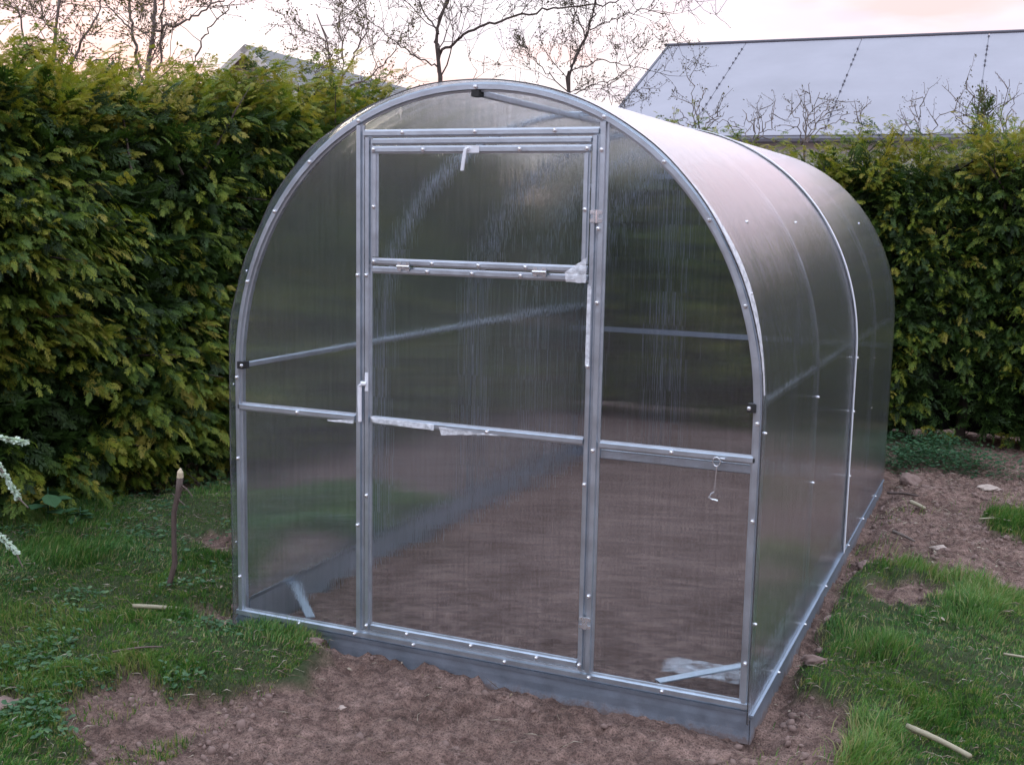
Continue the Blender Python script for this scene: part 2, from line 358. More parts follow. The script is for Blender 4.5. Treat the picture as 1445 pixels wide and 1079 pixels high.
def height(x, y, t=None, fine=True):
    x = np.asarray(x, float); y = np.asarray(y, float)
    if t is None: t = turf(x, y)
    near = np.exp(-((x-1)**2+(y-1)**2)/90)
    soil = fbm(x*1.3+3, y*1.3, 3, 1)*.022+fbm(x*4.5, y*4.5, 3, 9)*.016
    if fine:
        rid = 1-np.abs(fbm(x*7+1.5*fbm(x*3, y*3, 2, 40), y*13, 3, 21))
        rd2 = 1-np.abs(fbm(x*17, y*25+x*6, 3, 51)); soil = soil+(rid-.75)*.060+(rd2-.75)*.020+fbm(x*24, y*24, 3, 31)*.018
        foot_ = fbm(x*2.6+7, y*3.4+2, 2, 88); soil = soil-.030*sstep(.22, .42, foot_)
    inside = sstep(0, .12, np.minimum(np.minimum(x, W-x), np.minimum(y, LEN-y)))
    z = -.035+soil*(1-.45*inside)
    z = z+.03*inside
    z = z+t*(.050+fbm(x*3, y*3, 3, 12)*.02)
    # dug strip beside the right wall, dark slot under the front sill
    dx = x-W; z = z-.05*np.exp(-((dx-.05)/.06)**2)*sstep(-.3, 0, y)
    z = z-.035*np.exp(-((y+.03)/.05)**2)*sstep(1.0, 1.6, x)*sstep(2.25, 2.1, x)
    z = z-.04*np.exp(-((x+.13)/.09)**2)*sstep(-.1, .1, y)
    # low heaps thrown up by the digging
    z = z+.10*np.exp(-(((x+.35)/.28)**2+((y-1.0)/.5)**2))+.07*np.exp(-(((x-2.35)/.18)**2+((y-3.75)/.3)**2))
    z = z+.05*np.exp(-(((x-2.7)/.5)**2+((y-3.1)/.4)**2))
    z = z+.03*np.exp(-(((x-.55)/.35)**2+((y+.12)/.1)**2))
    rimx = np.minimum(np.abs(x), np.abs(x-W))
    # never poke through the sill and panes
    under = (x > -.06) & (x < W+.06) & (y > -.06) & (y < LEN+.06)
    cap = np.where(under & (inside < .999), .01, 9.)
    z = np.minimum(z, cap)
    return z*near+(-.02)*(1-near)

def axis_grid(lo, hi, step, far):
    a = list(np.arange(lo, hi, step)); s = step; v = a[-1]
    while v < far: s *= 1.35; v += s; a.append(v)
    s = step; v = lo; b = []
    while v > -far: s *= 1.35; v -= s; b.append(v)
    return np.array(b[::-1]+a)
gx = axis_grid(-2.6, 3.9, .0155, 420); gy = axis_grid(-1.5, 6.2, .0175, 420)
GX, GY = np.meshgrid(gx, gy); TT = turf(GX, GY); GZ = height(GX, GY, TT)
nx, ny = len(gx), len(gy)
V = np.stack([GX, GY, GZ], -1).reshape(-1, 3)
i0 = (np.arange(ny-1)[:, None]*nx+np.arange(nx-1)[None]).ravel()
Fq = np.stack([i0, i0+1, i0+1+nx, i0+nx], 1)
t = NT('garden_ground'); o = t.obj()
n1 = t.noise(3.2, 5, .6, o); n2 = t.noise(22, 6, .68, o); n3 = t.noise(160, 4, .7, o)
soilc = t.mix(t.ramp(n1, [(.35, (0,0,0)), (.65, (1,1,1))]), c4(.180,.118,.097), c4(.300,.204,.172))
soilc = t.mix(t.ramp(n2, [(.38, (0,0,0)), (.62, (1,1,1))]), t.mix(1, soilc, c4(.52,.48,.48), 'MULTIPLY'), t.mix(1, soilc, c4(1.28,1.26,1.24), 'MULTIPLY'))
soilc = t.mix(t.ramp(n3, [(.34, (.9,.9,.9)), (.54, (0,0,0))]), soilc, c4(.045,.032,.028))  # cracks darkened: shade of fine relief put into the soil colour
soilc = t.mix(t.ramp(t.noise(95, 3, .7, o), [(.62, (0,0,0)), (.72, (.7,.7,.7))]), soilc, c4(.36,.28,.22))  # pale flecks stand in for light catching fine relief
grc = t.mix(n2, c4(.028,.050,.020), c4(.080,.095,.042))
col = t.mix(t.attr('turf'), soilc, grc)
t.pr(Base_Color=col, Roughness=.95, Specular_IOR_Level=.2,
     Normal=t.bump(t.math('ADD', t.math('MULTIPLY', n2, .7), t.math('MULTIPLY', n3, .35)), 1.0, .035))
M['ground'] = t.m
g = mk('ground', V, Fq, 'ground', smooth=True, attr={'turf': TT.ravel()}); tag(g, kind='structure')

# ------------------------------------------------------------------ greenhouse
def arch_pts(off=0., n=56, legs=True, z0=0.):
    """outer line of the hoop in x,z with outward normals, left foot to right foot"""
    P = []
    if legs:
        for k in range(6): P.append((0, z0+(ZS-z0)*k/6))
    T = np.linspace(0, math.pi, n)
    for a in T:
        c, s_ = math.cos(a), math.sin(a)
        x = W/2-W/2*math.copysign(abs(c)**(2/NE), c); z = ZS+(HT-ZS)*abs(s_)**(2/NE); P.append((x, z))
    if legs:
        for k in range(5, -1, -1): P.append((W, z0+(ZS-z0)*k/6))
    P = np.array(P); D = np.gradient(P, axis=0); D[0] = (0, 1); D[-1] = (0, -1)
    Nn = np.stack([-D[:, 1], D[:, 0]], 1); Nn /= np.linalg.norm(Nn, axis=1)[:, None]
    return P+Nn*off, Nn
def arch_z(x, off=0.):
    u = min(1, abs(x-W/2)/(W/2)); return ZS+(HT-ZS)*max(0, 1-u**NE)**(1/NE)+off

gh = empty('greenhouse', (W/2, 0, 0))
tag(gh, 'arched polycarbonate greenhouse with galvanised frame standing on bare soil', 'greenhouse')
def hat(w, d):        # folded steel profile: flanges with a raised middle
    return [(-w/2, 0), (w/2, 0), (w/2, d*.30), (w*.30, d*.36), (w*.24, d), (-w*.24, d), (-w*.30, d*.36), (-w/2, d*.30)]
def rect(w, d, o=0): 
    b = min(w, d)*.12
    return [(-w/2+b, o), (w/2-b, o), (w/2, o+b), (w/2, o+d-b), (w/2-b, o+d), (-w/2+b, o+d), (-w/2, o+d-b), (-w/2, o+b)]
OUT = (0, -1, 0)
def vbar(name, x, z0, z1, w, d, y=-.006, parent=gh, mat='zinc', out=OUT, prof=None):
    b = MB(); sgn = out[1]; b.sweep([(x, y, z0), (x, y, z1)], [(sgn*-1, 0, 0)]*2, [out]*2, prof or hat(w, d))
    return b.build(name, mat, parent)
def hbar(name, x0, x1, z, w, d, y=-.006, parent=gh, mat='zinc', out=OUT, z1=None, prof=None):
    z1 = z if z1 is None else z1
    b = MB(); b.sweep([(x0, y, z), (x1, y, z1)], [(0, 0, 1)]*2, [out]*2, prof or hat(w, d)); return b.build(name, mat, parent)

# bolts share one mesh
bb = MB()
for (r, h0, h1) in ((.0068, 0, .0016),): bb.tube([(0,0,h0), (0,0,h1)], [r, r], 10)
bb.tube([(0,0,.0016), (0,0,.006), (0,0,.0078)], [.0052, .0049, .0028], 8)
_b = bb.build('bolt', 'bolt', None, 40); BOLT = _b.data; bpy.data.objects.remove(_b)
bolts = []
def bolt(p, n, parent=gh, s=1.25):
    o = bpy.data.objects.new('bolt', BOLT); COL.objects.link(o)
    q = Vector((0, 0, 1)).rotation_difference(Vector(n)); 
    o.parent = parent; o.location = Vector(p)-Vector(parent.location); o.rotation_mode = 'QUATERNION'; o.rotation_quaternion = q
    o.scale = (s, s, s); bolts.append(o)

# hoops
def hoop(name, y, w, d, off, z0=0.):
    P, Nn = arch_pts(off, z0=z0); pts = [(p[0], y, p[1]) for p in P]
    b = MB(); b.sweep(pts, [(n_[0], 0, n_[1]) for n_ in Nn], [(0, -1, 0)]*len(pts), hat(w, d) if name.startswith('end') else rect(w, d, -d/2))
    return b.build(name, 'zinc', gh, 40)
hoop('end_hoop', -.006, .034, .018, -.018, .05)
hoop('end_hoop_inner', .001, .022, .0, -.018, .05) if False else None
b = MB(); P, Nn = arch_pts(-.014, z0=.05)
b.sweep([(p[0], .016, p[1]) for p in P], [(n_[0], 0, n_[1]) for n_ in Nn], [(0, -1, 0)]*len(P), rect(.022, .022, -.011)); b.build('hoop', 'zinc', gh, 40)
for y in (1.10, 2.168, 3.07): hoop('hoop', y, .020, .022, -.0135, .03)
b = MB(); b.sweep([(p[0], LEN+.006, p[1]) for p in arch_pts(-.018, z0=.05)[0]], [(n_[0], 0, n_[1]) for n_ in Nn], [(0, 1, 0)]*len(P), [(-a_, b_) for a_, b_ in hat(.034, .018)][::-1]); b.build('end_hoop', 'zinc', gh, 40)

# roof sheets: two lengths of twin-wall bent over the hoops, overhanging both gables
def sheet(name, y0, y1, off, th, z0, mat):
    P0, _ = arch_pts(off, 90, z0=z0); P1, _ = arch_pts(off+th, 90, z0=z0); n = len(P0); V = []; ys = np.linspace(y0, y1, 5)
    for y in ys:
        # hand-cut edge: the overhang wavers a few millimetres
        wv = np.array([(.006*math.sin(i*.37)+.004*math.sin(i*.91+1)) if y in (ys[0], ys[-1]) else 0 for i in range(n)])
        V += [(p[0], y+w_, p[1]) for p, w_ in zip(P0, wv)]; V += [(p[0], y+w_, p[1]) for p, w_ in zip(P1, wv)]
    F = []; m_ = 2*n
    for a in range(len(ys)-1):
        A, B = a*m_, (a+1)*m_
        for i in range(n-1):
            F.append((A+n+i, A+n+i+1, B+n+i+1, B+n+i)); F.append((A+i, B+i, B+i+1, A+i+1))
        F.append((A, A+n, B+n, B)); F.append((A+n-1, B+n-1, B+2*n-1, A+2*n-1))
    for i in range(n-1):
        F.append((i, i+1, n+i+1, n+i)); E_ = (len(ys)-1)*m_; F.append((E_+i, E_+n+i, E_+n+i+1, E_+i+1))
    o = mk(name, V, F, mat, None, 30); child(o, gh); o.data.materials.append(M['poly_inner'])
    for p in o.data.polygons:
        c = p.center; a_ = Vector((W/2-c.x, 0, .9-c.z))
        if p.normal.dot(a_) > .2*a_.length and abs(p.normal.y) < .5: p.material_index = 1
    return o
sheet('roof_sheet', -.047, 2.195, .0015, .0045, .012, 'poly_roof')
sheet('roof_sheet', 2.135, LEN+.047, .0075, .0045, .012, 'poly_roof')
# clamping band over the lap of the two sheets
P, Nn = arch_pts(.0135, 90, z0=.02)
b = MB(); b.sweep([(p[0], 2.168, p[1]) for p in P], [(0, 1, 0)]*len(P), [(n_[0], 0, n_[1]) for n_ in Nn], rect(.026, .0035)); b.build('clamping_band', 'whitemetal', gh, 40)
for s_ in (-1, 1):
    for z in (.42, .75, 1.02):
        x = W+.017 if s_ > 0 else -.017; bolt((x, 2.168, z), (s_, 0, 0), s=1.1)
for y, zz in ((1.06, (.613, .973)), (3.03, (.642, .93)), (-.01, (.35, .998, 1.45))):
    for z in zz:
        for s_ in (-1, 1):
            u = 0 if z <= ZS else W/2-W/2*(1-((z-ZS)/(HT-ZS))**NE)**(1/NE)
            bolt((W+.006-u if s_ > 0 else -.006+u, y, z), (s_, 0, .0 if z < ZS else .35), s=.95)
for y in (.15, 1.06, 3.03): bolt((W-.118 if 0 else W-.1236, y, 1.6785), (.93, 0, .42), s=.95)

# gable panes
def pane(name, poly, parent, y0=-.005, th=.0045, mat='poly_gable'):
    n = len(poly); V = [(x, y0, z) for x, z in poly]+[(x, y0+th, z) for x, z in poly]
    tris = tessellate_polygon([[Vector((x, z, 0)) for x, z in poly]])
    F = [tuple(t_) for t_ in tris]
    # orient front faces to -y
    def nrm(f): a, b_, c = [np.array(V[i]) for i in f]; return np.cross(b_-a, c-a)[1]
    F = [f if nrm(f) < 0 else f[::-1] for f in F]; F += [tuple(i+n for i in f[::-1]) for f in F]
    area = sum(poly[i][0]*poly[(i+1) % n][1]-poly[(i+1) % n][0]*poly[i][1] for i in range(n))
    for i in range(n):
        j = (i+1) % n; F.append((i, i+n, j+n, j) if area > 0 else (i, j, j+n, i+n))
    o = mk(name, V, F, mat); child(o, parent); return o
def arcseg(x0, x1, off=-.004, n=24):
    return [(x, arch_z(x)+off) for x in np.linspace(x0, x1, n)]
def half(side, xa, xb, z0, n=26):
    """pane outline between hoop and door post; side -1 left, +1 right"""
    pts = []
    for a in np.linspace(0, 1, n):
        z = ZS*.0
    A, N_ = arch_pts(-.004, 80, True, .05)
    pts = [(x, z) for x, z in A if (x <= xb if side < 0 else x >= xa) and z >= z0]
    if side < 0: pts = [(A[0][0], z0)]+pts+[(xb, arch_z(xb)-.004), (xb, z0)]
    else: pts = [(xa, z0), (xa, arch_z(xa)-.004)]+pts+[(A[-1][0], z0)]
    return pts
pane('gable_pane', half(-1, 0, .590, .055), gh)
pane('gable_pane', half(1, 1.509, W, .055), gh)
pane('gable_pane', [(.592, 1.958)]+[(x, z) for x, z in arcseg(.592, 1.507)]+[(1.507, 1.958)], gh)
YB = LEN+.0005
pane('gable_pane', half(-1, 0, .590, .055), gh, YB)
pane('gable_pane', half(1, 1.509, W, .055), gh, YB)
pane('gable_pane', [(.592, .055)]+[(x, z) for x, z in arcseg(.592, 1.507)]+[(1.507, .055)], gh, YB)

# fixed gable frame (front)
XL, XR = .5765, 1.5225
vbar('door_post', XL, .082, arch_z(XL)-.036, .034, .020)
vbar('door_post', XR, .082, arch_z(XR)-.036, .034, .020)
hbar('lintel', XL+.018, XR-.018, 1.971, .028, .017)
hbar('gable_rail', .020, XL-.018, .914, .034, .018)
hbar('gable_rail', XR+.018, W-.020, .907, .030, .018)
b = MB(); b.sweep([(XR+.018, .012, .872), (W-.02, .012, .872)], [(0,0,1)]*2, [(0,-1,0)]*2, rect(.03, .015)); b.build('inner_rail', 'zinc', gh)
hbar('sill_rail', -.002, W+.002, .063, .034, .020, prof=hat(.034, .020))
# back gable frame
ob = (0, 1, 0)
for x in (.60, 1.50): vbar('rear_post', x, .06, arch_z(x)-.036, .034, .020, LEN+.0065, out=ob)
hbar('rear_rail', .62, 1.48, .905, .034, .018, LEN+.0065, out=ob); hbar('rear_rail', .02, .58, .905, .034, .018, LEN+.0065, out=ob); hbar('rear_rail', 1.52, 2.08, .905, .034, .018, LEN+.0065, out=ob)
hbar('rear_rail', .62, 1.48, 1.97, .034, .018, LEN+.0065, out=ob)
hbar('rear_sill', 0, W, .06, .034, .020, LEN+.0065, out=ob)

# base sheets: folded galvanised boards set in the soil
b = MB(); b.sweep([(-.004, -.008, 0), (W+.004, -.008, 0)], [(0, 0, 1)]*2, [(0, -1, 0)]*2, [(-.075, 0), (.044, 0), (.044, .012), (.030, .010), (.036, .004), (.0, .0045), (-.028, .003), (-.075, .0032)]); b.build('base_board', 'zinc_dark', gh)
for s_ in (0, 1):
    x = .0 if s_ == 0 else W
    sg = -1 if s_ == 0 else 1
    b = MB(); b.sweep([(x+sg*.0065, -.012, 0), (x+sg*.0065, LEN+.012, 0)], [(0, 0, 1)]*2, [(sg, 0, 0)]*2, [(-.075, 0), (.030, 0), (.030, .010), (.024, .010), (.022, .003), (-.075, .003)][::sg]); b.build('base_board', 'zinc_dark', gh)
    b = MB(); b.sweep([(x-sg*.022, .03, .0), (x-sg*.022, LEN-.03, .0)], [(0, 0, 1)]*2, [(sg, 0, 0)]*2, [(-.06, 0), (.100, 0), (.120, -.014), (.120, -.018), (.097, -.004), (-.06, -.004)][::-sg]); b.build('inner_base_board', 'zinc', gh)
    for y in (.42, .99, 1.55, 2.3, 2.9, 3.5): bolt((x+sg*.0165, y, .026), (sg, 0, 0), s=1.1)
    # side purlins inside the sheet
    b = MB(); b.sweep([(x-sg*.036, .01, 1.079), (x-sg*.036, LEN-.01, 1.079)], [(0, 0, 1)]*2, [(sg, 0, 0)]*2, rect(.020, .018, -.009)); b.build('purlin', 'zinc', gh)
    b = MB(); b.box((min(x-sg*.024, x-sg*.052), -.030, 1.066), (max(x-sg*.024, x-sg*.052), .012, 1.094)); b.build('purlin_clip', 'rubber', gh)
    bolt((x-sg*.046, -.030, 1.080), (0, -1, 0), s=1.1)
    # corner brace lying across the sill corner
    b = MB(); p0 = np.array([x-sg*.33, .018, .075]); p1 = np.array([x-sg*.030, .34, .085]); d = p1-p0; d /= np.linalg.norm(d)
    b.sweep([p0, p1], [np.cross((0,0,1), d)]*2, [(0, 0, 1)]*2, rect(.036, .006)); b.build('corner_brace', 'zinc', gh)
b = MB(); b.sweep([(-.004, LEN+.008, 0), (W+.004, LEN+.008, 0)], [(0, 0, 1)]*2, [(0, 1, 0)]*2, [(-.075, 0), (.044, 0), (.044, .004), (-.075, .004)][::-1]); b.build('base_board', 'zinc_dark', gh)
# ridge purlin and its clip
b = MB(); b.sweep([(W/2, .01, HT-.038), (W/2, LEN-.01, HT-.038)], [(1, 0, 0)]*2, [(0, 0, 1)]*2, rect(.022, .022, -.011)); b.build('ridge_purlin', 'zinc', gh)
b = MB(); b.box((W/2-.016, -.030, HT-.052), (W/2+.014, .012, HT-.030)); b.build('purlin_clip', 'rubber', gh)
bolt((W/2-.002, -.026, HT-.019), (0, -1, 0))
for (x, z) in ((.184,1.701),(.346,1.888),(.568,2.038),(.050,1.421),(.006,1.001),(.006,.643),(.012,.173)):
    for xx in (x, W-x):
        P, Nn = arch_pts(-.018, 400, z0=.05); k = np.argmin((P[:, 0]-xx)**2+(P[:, 1]-z)**2)
        bolt((P[k][0], -.0235, P[k][1]), (0, -1, 0))
for x, z in ((.304,.063),(.560,.063),(1.529,.063),(1.799,.063),(.82,.063),(1.2,.063)): bolt((x, -.0255, z), (0, -1, 0))
for x, z in ((.758,1.973),(1.046,1.973),(1.347,1.974),(.300,.914),(1.798,.907)): bolt((x, -.0225, z), (0, -1, 0))
for x, z in ((XL-.003,1.455),(XR-.004,1.908),(XR-.008,1.647),(XR-.004,1.397),(XR-.003,.362),(XR-.004,.885),(XL-.002,.50)): bolt((x, -.0255, z), (0, -1, 0))
# rear bolts
for x in (.3, .8, 1.3, 1.8): bolt((x, LEN+.026, .06), (0, 1, 0))

# door: stiles, rails, two panes, hinges and latch
door = empty('door', (1.05, -.02, .1)); child(door, gh)
DL, DR = .6120, 1.4935
vbar('stile', DL, .084, 1.956, .031, .018, parent=door); vbar('stile', DR, .084, 1.956, .027, .018, parent=door)
hbar('rail', DL+.017, DR-.015, 1.942, .025, .016, parent=door)
hbar('rail', DL+.017, DR-.015, 1.4775, .026, .015, parent=door)
hbar('rail', DL+.017, DR-.015, .9125, .031, .017, parent=door)
hbar('rail', DL+.017, DR-.015, .100, .033, .017, parent=door)
pane('door_pane', [(.600, .085), (.600, .905), (1.505, .905), (1.505, .085)], door)
pane('door_pane', [(.600, .909), (.600, 1.482), (1.505, 1.482), (1.505, .909)], door)
for x, z in ((.6095,1.456),(.864,1.478),(1.044,1.478),(1.232,1.478),(.79,.100),(1.061,.100),(1.325,.100),(1.490,.102),(DR-.003,1.177),(DR-.003,.761),(DL,.104),(1.113,.913),(DL,.62)): bolt((x, -.0235, z), (0, -1, 0), door)
def hinge(x, z, vert=True, parent=door):
    b = MB(); y = -.0262
    if vert:
        for s_ in (-1, 1):
            b.box((x+s_*.004 if s_ > 0 else x-.022, y-.002, z-.020), (x+.022 if s_ > 0 else x-.004, y, z-.008)); b.box((x+s_*.004 if s_ > 0 else x-.022, y-.002, z+.008), (x+.022 if s_ > 0 else x-.004, y, z+.020))
            b.box((x+.004 if s_ > 0 else x-.010, y-.0022, z-.022), (x+.010 if s_ > 0 else x-.004, y-.0002, z+.022))
        b.tube([(x, y-.004, z-.022), (x, y-.004, z+.022)], .0045, 8)
    else:
        for s_ in (-1, 1):
            b.box((x-.024, y-.002, z+.004 if s_ > 0 else z-.016), (x-.010, y, z+.016 if s_ > 0 else z-.004)); b.box((x+.010, y-.002, z+.004 if s_ > 0 else z-.016), (x+.024, y, z+.016 if s_ > 0 else z-.004))
            b.box((x-.026, y-.0022, z+.004 if s_ > 0 else z-.009), (x+.026, y-.0002, z+.009 if s_ > 0 else z-.004))
        b.tube([(x-.026, y-.004, z), (x+.026, y-.004, z)], .0045, 8)
    return b.build('hinge', 'bolt', parent, 40)
hinge(1.5065, 1.688); hinge(1.5085, .262)
b = MB(); b.box((.606, -.0275, 1.022), (.620, -.0245, 1.092)); b.tube([(.612, -.030, 1.05), (.598, -.036, 1.052), (.589, -.036, 1.040), (.587, -.033, .985), (.588, -.032, .905)], [.008, .009, .009, .0085, .0075], 8)
o_ = b.build('latch', 'whitemetal', door, 40)

# top-hung vent window in the door
win = empty('vent_window', (1.05, -.02, 1.5)); child(win, gh)
WL, WR = .6400, 1.4660
vbar('window_stile', WL+.002, 1.525, 1.898, .026, .014, -.010, parent=win); vbar('window_stile', WR-.001, 1.525, 1.898, .024, .014, -.010, parent=win)
hbar('window_rail', .629, 1.478, 1.9125, .028, .014, -.010, parent=win)
hbar('window_rail', .629, 1.478, 1.508, .026, .014, -.010, parent=win)
pane('window_pane', [(.632, 1.496), (.632, 1.925), (1.475, 1.925), (1.475, 1.496)], win, -.0095, .004)
for x, z in ((.640,1.913),(.843,1.912),(1.219,1.912),(1.466,1.913),(.641,1.707),(1.465,1.710),(.642,1.508),(.884,1.508),(1.069,1.508),(1.250,1.508)): bolt((x, -.0245, z), (0, -1, 0), win)
hinge(.768, 1.4935, False, win); hinge(1.305, 1.4935, False, win)
b = MB(); b.box((1.010, -.0268, 1.900), (1.066, -.0245, 1.925)); b.tube([(1.024, -.0245, 1.914), (1.024, -.036, 1.914)], .007, 8)
b.sweep([(1.030, -.036, 1.918), (1.018, -.038, 1.912), (1.012, -.038, 1.875), (1.006, -.037, 1.838)], [(1, 0, 0)]*4, [(0, -1, 0)]*4, [(-.006, -.003), (.006, -.003), (.006, .003), (-.006, .003)]); b.build('handle', 'whitemetal', win)

# scraps of protective film still stuck to the profiles
t = NT('protective_film'); o = t.obj()
p_ = t.n('ShaderNodeBsdfPrincipled', {'Base Color': c4(.85,.88,.92), 'Roughness': .25, 'Normal': t.bump(t.noise(60, 4, .6, o), .8, .01)})
tr = t.n('ShaderNodeBsdfTransparent'); mx = t.n('ShaderNodeMixShader', {0: t.ramp(t.noise(35, 3, .6, o), [(.35, (.3,.3,.3)), (.7, (.75,.75,.75))]), 1: tr, 2: p_}); t.t.links.new(mx.outputs[0], t.out.inputs[0]); M['film'] = t.m
def film(corners, parent, nu=14, nv=5, amp=.004, th=.0006, name='film_scrap', seed=0):
    a, b_, c, d = [np.array(q, float) for q in corners]; V = []
    for lay in (0, 1):
        for i in range(nu):
            for j in range(nv):
                u, v = i/(nu-1), j/(nv-1); p = (a*(1-u)+b_*u)*(1-v)+(d*(1-u)+c*u)*v
                p = p+np.array([0, -amp*(1+float(fbm(u*4+seed, v*3+seed, 3, 5)))-lay*th, 0])+np.array([0, 0, .35*amp*float(fbm(u*7, v*5+seed, 2, 8))]); V.append(p)
    F = []; n = nu*nv
    for i in range(nu-1):
        for j in range(nv-1):
            q = i*nv+j; F.append((q, q+nv, q+nv+1, q+1)); F.append((n+q, n+q+1, n+q+nv+1, n+q+nv))
    o = mk(name, V, F, 'film', None, True); child(o, parent); return o
film([(1.405, -.026, 1.463), (1.478, -.026, 1.463), (1.478, -.026, 1.548), (1.402, -.026, 1.498)], door, amp=.006)
film([(.645, -.024, .905), (.90, -.024, .899), (.90, -.024, .921), (.63, -.024, .928)], door, 26, 5, .003, seed=3)
film([(.93, -.024, .884), (1.08, -.024, .900), (1.20, -.024, .905), (.92, -.024, .915)], door, 20, 5, .003, seed=9)
film([(1.482, -.025, 1.18), (1.497, -.025, 1.18), (1.497, -.025, 1.45), (1.483, -.025, 1.46)], door, 4, 16, .002, seed=5)
film([(.44, -.024, .893), (.556, -.024, .893), (.556, -.024, .906), (.44, -.024, .900)], gh, 14, 4, .002, seed=13)

# strip of white edge film left on the bend of the roof sheet
P, Nn = arch_pts(.0065, 200, z0=.05); sel = [i for i in range(len(P)) if P[i][0] > 1.6 and 1.12 < P[i][1] < 1.80]; V = []; n = len(sel)
for off in (0, .0008):
    for k, i in enumerate(sel):
        wd = .022+.045*math.sin(math.pi*k/(n-1))**2
        V += [(P[i][0]+Nn[i][0]*off, -.049, P[i][1]+Nn[i][1]*off), (P[i][0]+Nn[i][0]*off, -.049+wd, P[i][1]+Nn[i][1]*off)]
F = [(2*k, 2*k+2, 2*k+3, 2*k+1) for k in range(n-1)]+[(2*n+2*k, 2*n+2*k+1, 2*n+2*k+3, 2*n+2*k+2) for k in range(n-1)]
child(mk('edge_film', V, F, 'film', None, True), gh)

# hook and eye hanging from the right-hand rail
b = MB(); y = -.034
ring = [(1.956+.013*math.cos(a), y, .893+.015*math.sin(a)) for a in np.linspace(0, 2*math.pi, 13)]
b.tube(ring, .0022, 6); b.tube([(1.968, y, .905), (1.985, y-.004, .906)], .003, 6)
b.tube([(1.958, y, .878), (1.955, y-.002, .83), (1.953, y, .782)], .0018, 6)
b.tube([(1.953, y, .790), (1.942, y, .782), (1.936, y, .770), (1.946, y, .764), (1.966, y, .763)], [.002, .003, .004, .004, .003], 6)
b.build('door_hook', 'bolt', gh, 40)

# crumpled clear film lying on the soil inside
V = []; nu, nv = 26, 14
for lay in (0, 1):
    for i in range(nu):
        for j in range(nv):
            u, v = i/(nu-1), j/(nv-1); x = 1.72+.31*u; yy = .26+.16*v
            V.append((x+.01*float(fbm(v*4, u*3, 2, 3)), yy+.012*float(fbm(u*5, v*2, 2, 4)), .02+.028*math.sin(math.pi*min(1, v*1.2))*(.6+.4*float(fbm(u*6, v*6, 3, 6)))+lay*.001))
n = nu*nv; F = []
for i in range(nu-1):
    for j in range(nv-1):
        q = i*nv+j; F.append((q, q+nv, q+nv+1, q+1)); F.append((n+q, n+q+1, n+q+nv+1, n+q+nv))
M['film_clear'] = M['film'].copy(); _rp = [n_ for n_ in M['film_clear'].node_tree.nodes if n_.type == 'VALTORGB'][0]; _rp.color_ramp.elements[0].color = (.02,.02,.02,1); _rp.color_ramp.elements[1].color = (.40,.40,.40,1)
fl = mk('plastic_film', V, F, 'film_clear', None, True); tag(fl, 'crumpled piece of clear plastic film lying inside the greenhouse corner', 'plastic film')

# ------------------------------------------------------------------ hedges
def spray(L, npair, seed, detail=3):
    """flat thuja fan: axis +x, spread in y, droops in z"""
    r = random.Random(seed); V = []; F = []
    def leaf(p, d, l, w):
        px, py = -d[1], d[0]; b = len(V)
        def z(x, y): return -.9*x*x/max(L, .01)*.5-1.2*y*y/max(L, .01)
        a = (p[0], p[1]); m_ = (p[0]+d[0]*l*.55, p[1]+d[1]*l*.55); e = (p[0]+d[0]*l, p[1]+d[1]*l)
        pts = [a, (m_[0]+px*w, m_[1]+py*w), e, (m_[0]-px*w, m_[1]-py*w)]
        jz = r.uniform(-.004, .004)
        for x, y in pts: V.append((x, y, z(x, y)+jz))
        F.append((b, b+1, b+2, b+3))
    leaf((0, 0), (1, 0), L*.6, .0035); leaf((L*.45, 0), (1, 0), L*.58, .010)
    for i in range(npair):
        f = (i+.7)/npair; x0 = L*f*.92
        for s_ in (-1, 1):
            if r.random() < .1: continue
            ang = math.radians(r.uniform(32, 52)); l = L*.50*(1-f*.72)*r.uniform(.7, 1.15)*(.55+min(1, f*3)*.45)
            d = (math.cos(ang), s_*math.sin(ang)); leaf((x0, 0), d, l, .0058)
            for k in range(detail):
                g_ = (k+1)/(detail+.6); q = (x0+d[0]*l*g_*.95, d[1]*l*g_*.95); a2 = ang+random.Random(seed*99+i*7+k).uniform(-.1, .1)
                for t_ in (-1, 1):
                    aa = (ang+t_*.62)*s_; leaf(q, (math.cos(aa), math.sin(aa)), l*.36*(1.1-g_*.5)*r.uniform(.8, 1.3), .0045)
    return np.array(V), np.array(F)
SPR = [spray(.20+.02*(k % 3), 7, k+1, 3) for k in range(6)]
SPRM = [spray(.22, 6, k+61, 2) for k in range(6)]
SPRL = [spray(.21, 4, k+31, 1) for k in range(5)]

def assemble(lib, pos, X, Z, sc_, tint, name, mat, parent=None, tgrad=.15):
    Vs = []; Fs = []; Ts = []; off = 0
    which = rng.integers(0, len(lib), len(pos))
    X = X/np.linalg.norm(X, axis=1)[:, None]; Y = np.cross(Z, X); Y /= np.linalg.norm(Y, axis=1)[:, None]+1e-9; Z = np.cross(X, Y)
    for k, (V, F) in enumerate(lib):
        ix = np.where(which == k)[0]
        if not len(ix): continue
        R_ = np.stack([X[ix], Y[ix], Z[ix]], 1)                 # rows are axes
        P = pos[ix][:, None]+np.einsum('vk,nkc->nvc', V, R_)*sc_[ix][:, None, None]
        Vs.append(P.reshape(-1, 3)); nF = F[None]+(np.arange(len(ix))*len(V))[:, None, None]+off; Fs.append(nF.reshape(-1, F.shape[1])); off += len(ix)*len(V)
        tt = tint[ix][:, None]+tgrad*(V[:, 0]/V[:, 0].max()-.4)[None]
        Ts.append(np.clip(tt, 0, 1).ravel())
    o = mk(name, np.concatenate(Vs), np.concatenate(Fs), mat, attr={'tint': np.concatenate(Ts)})
    if parent: child(o, parent)
    return o

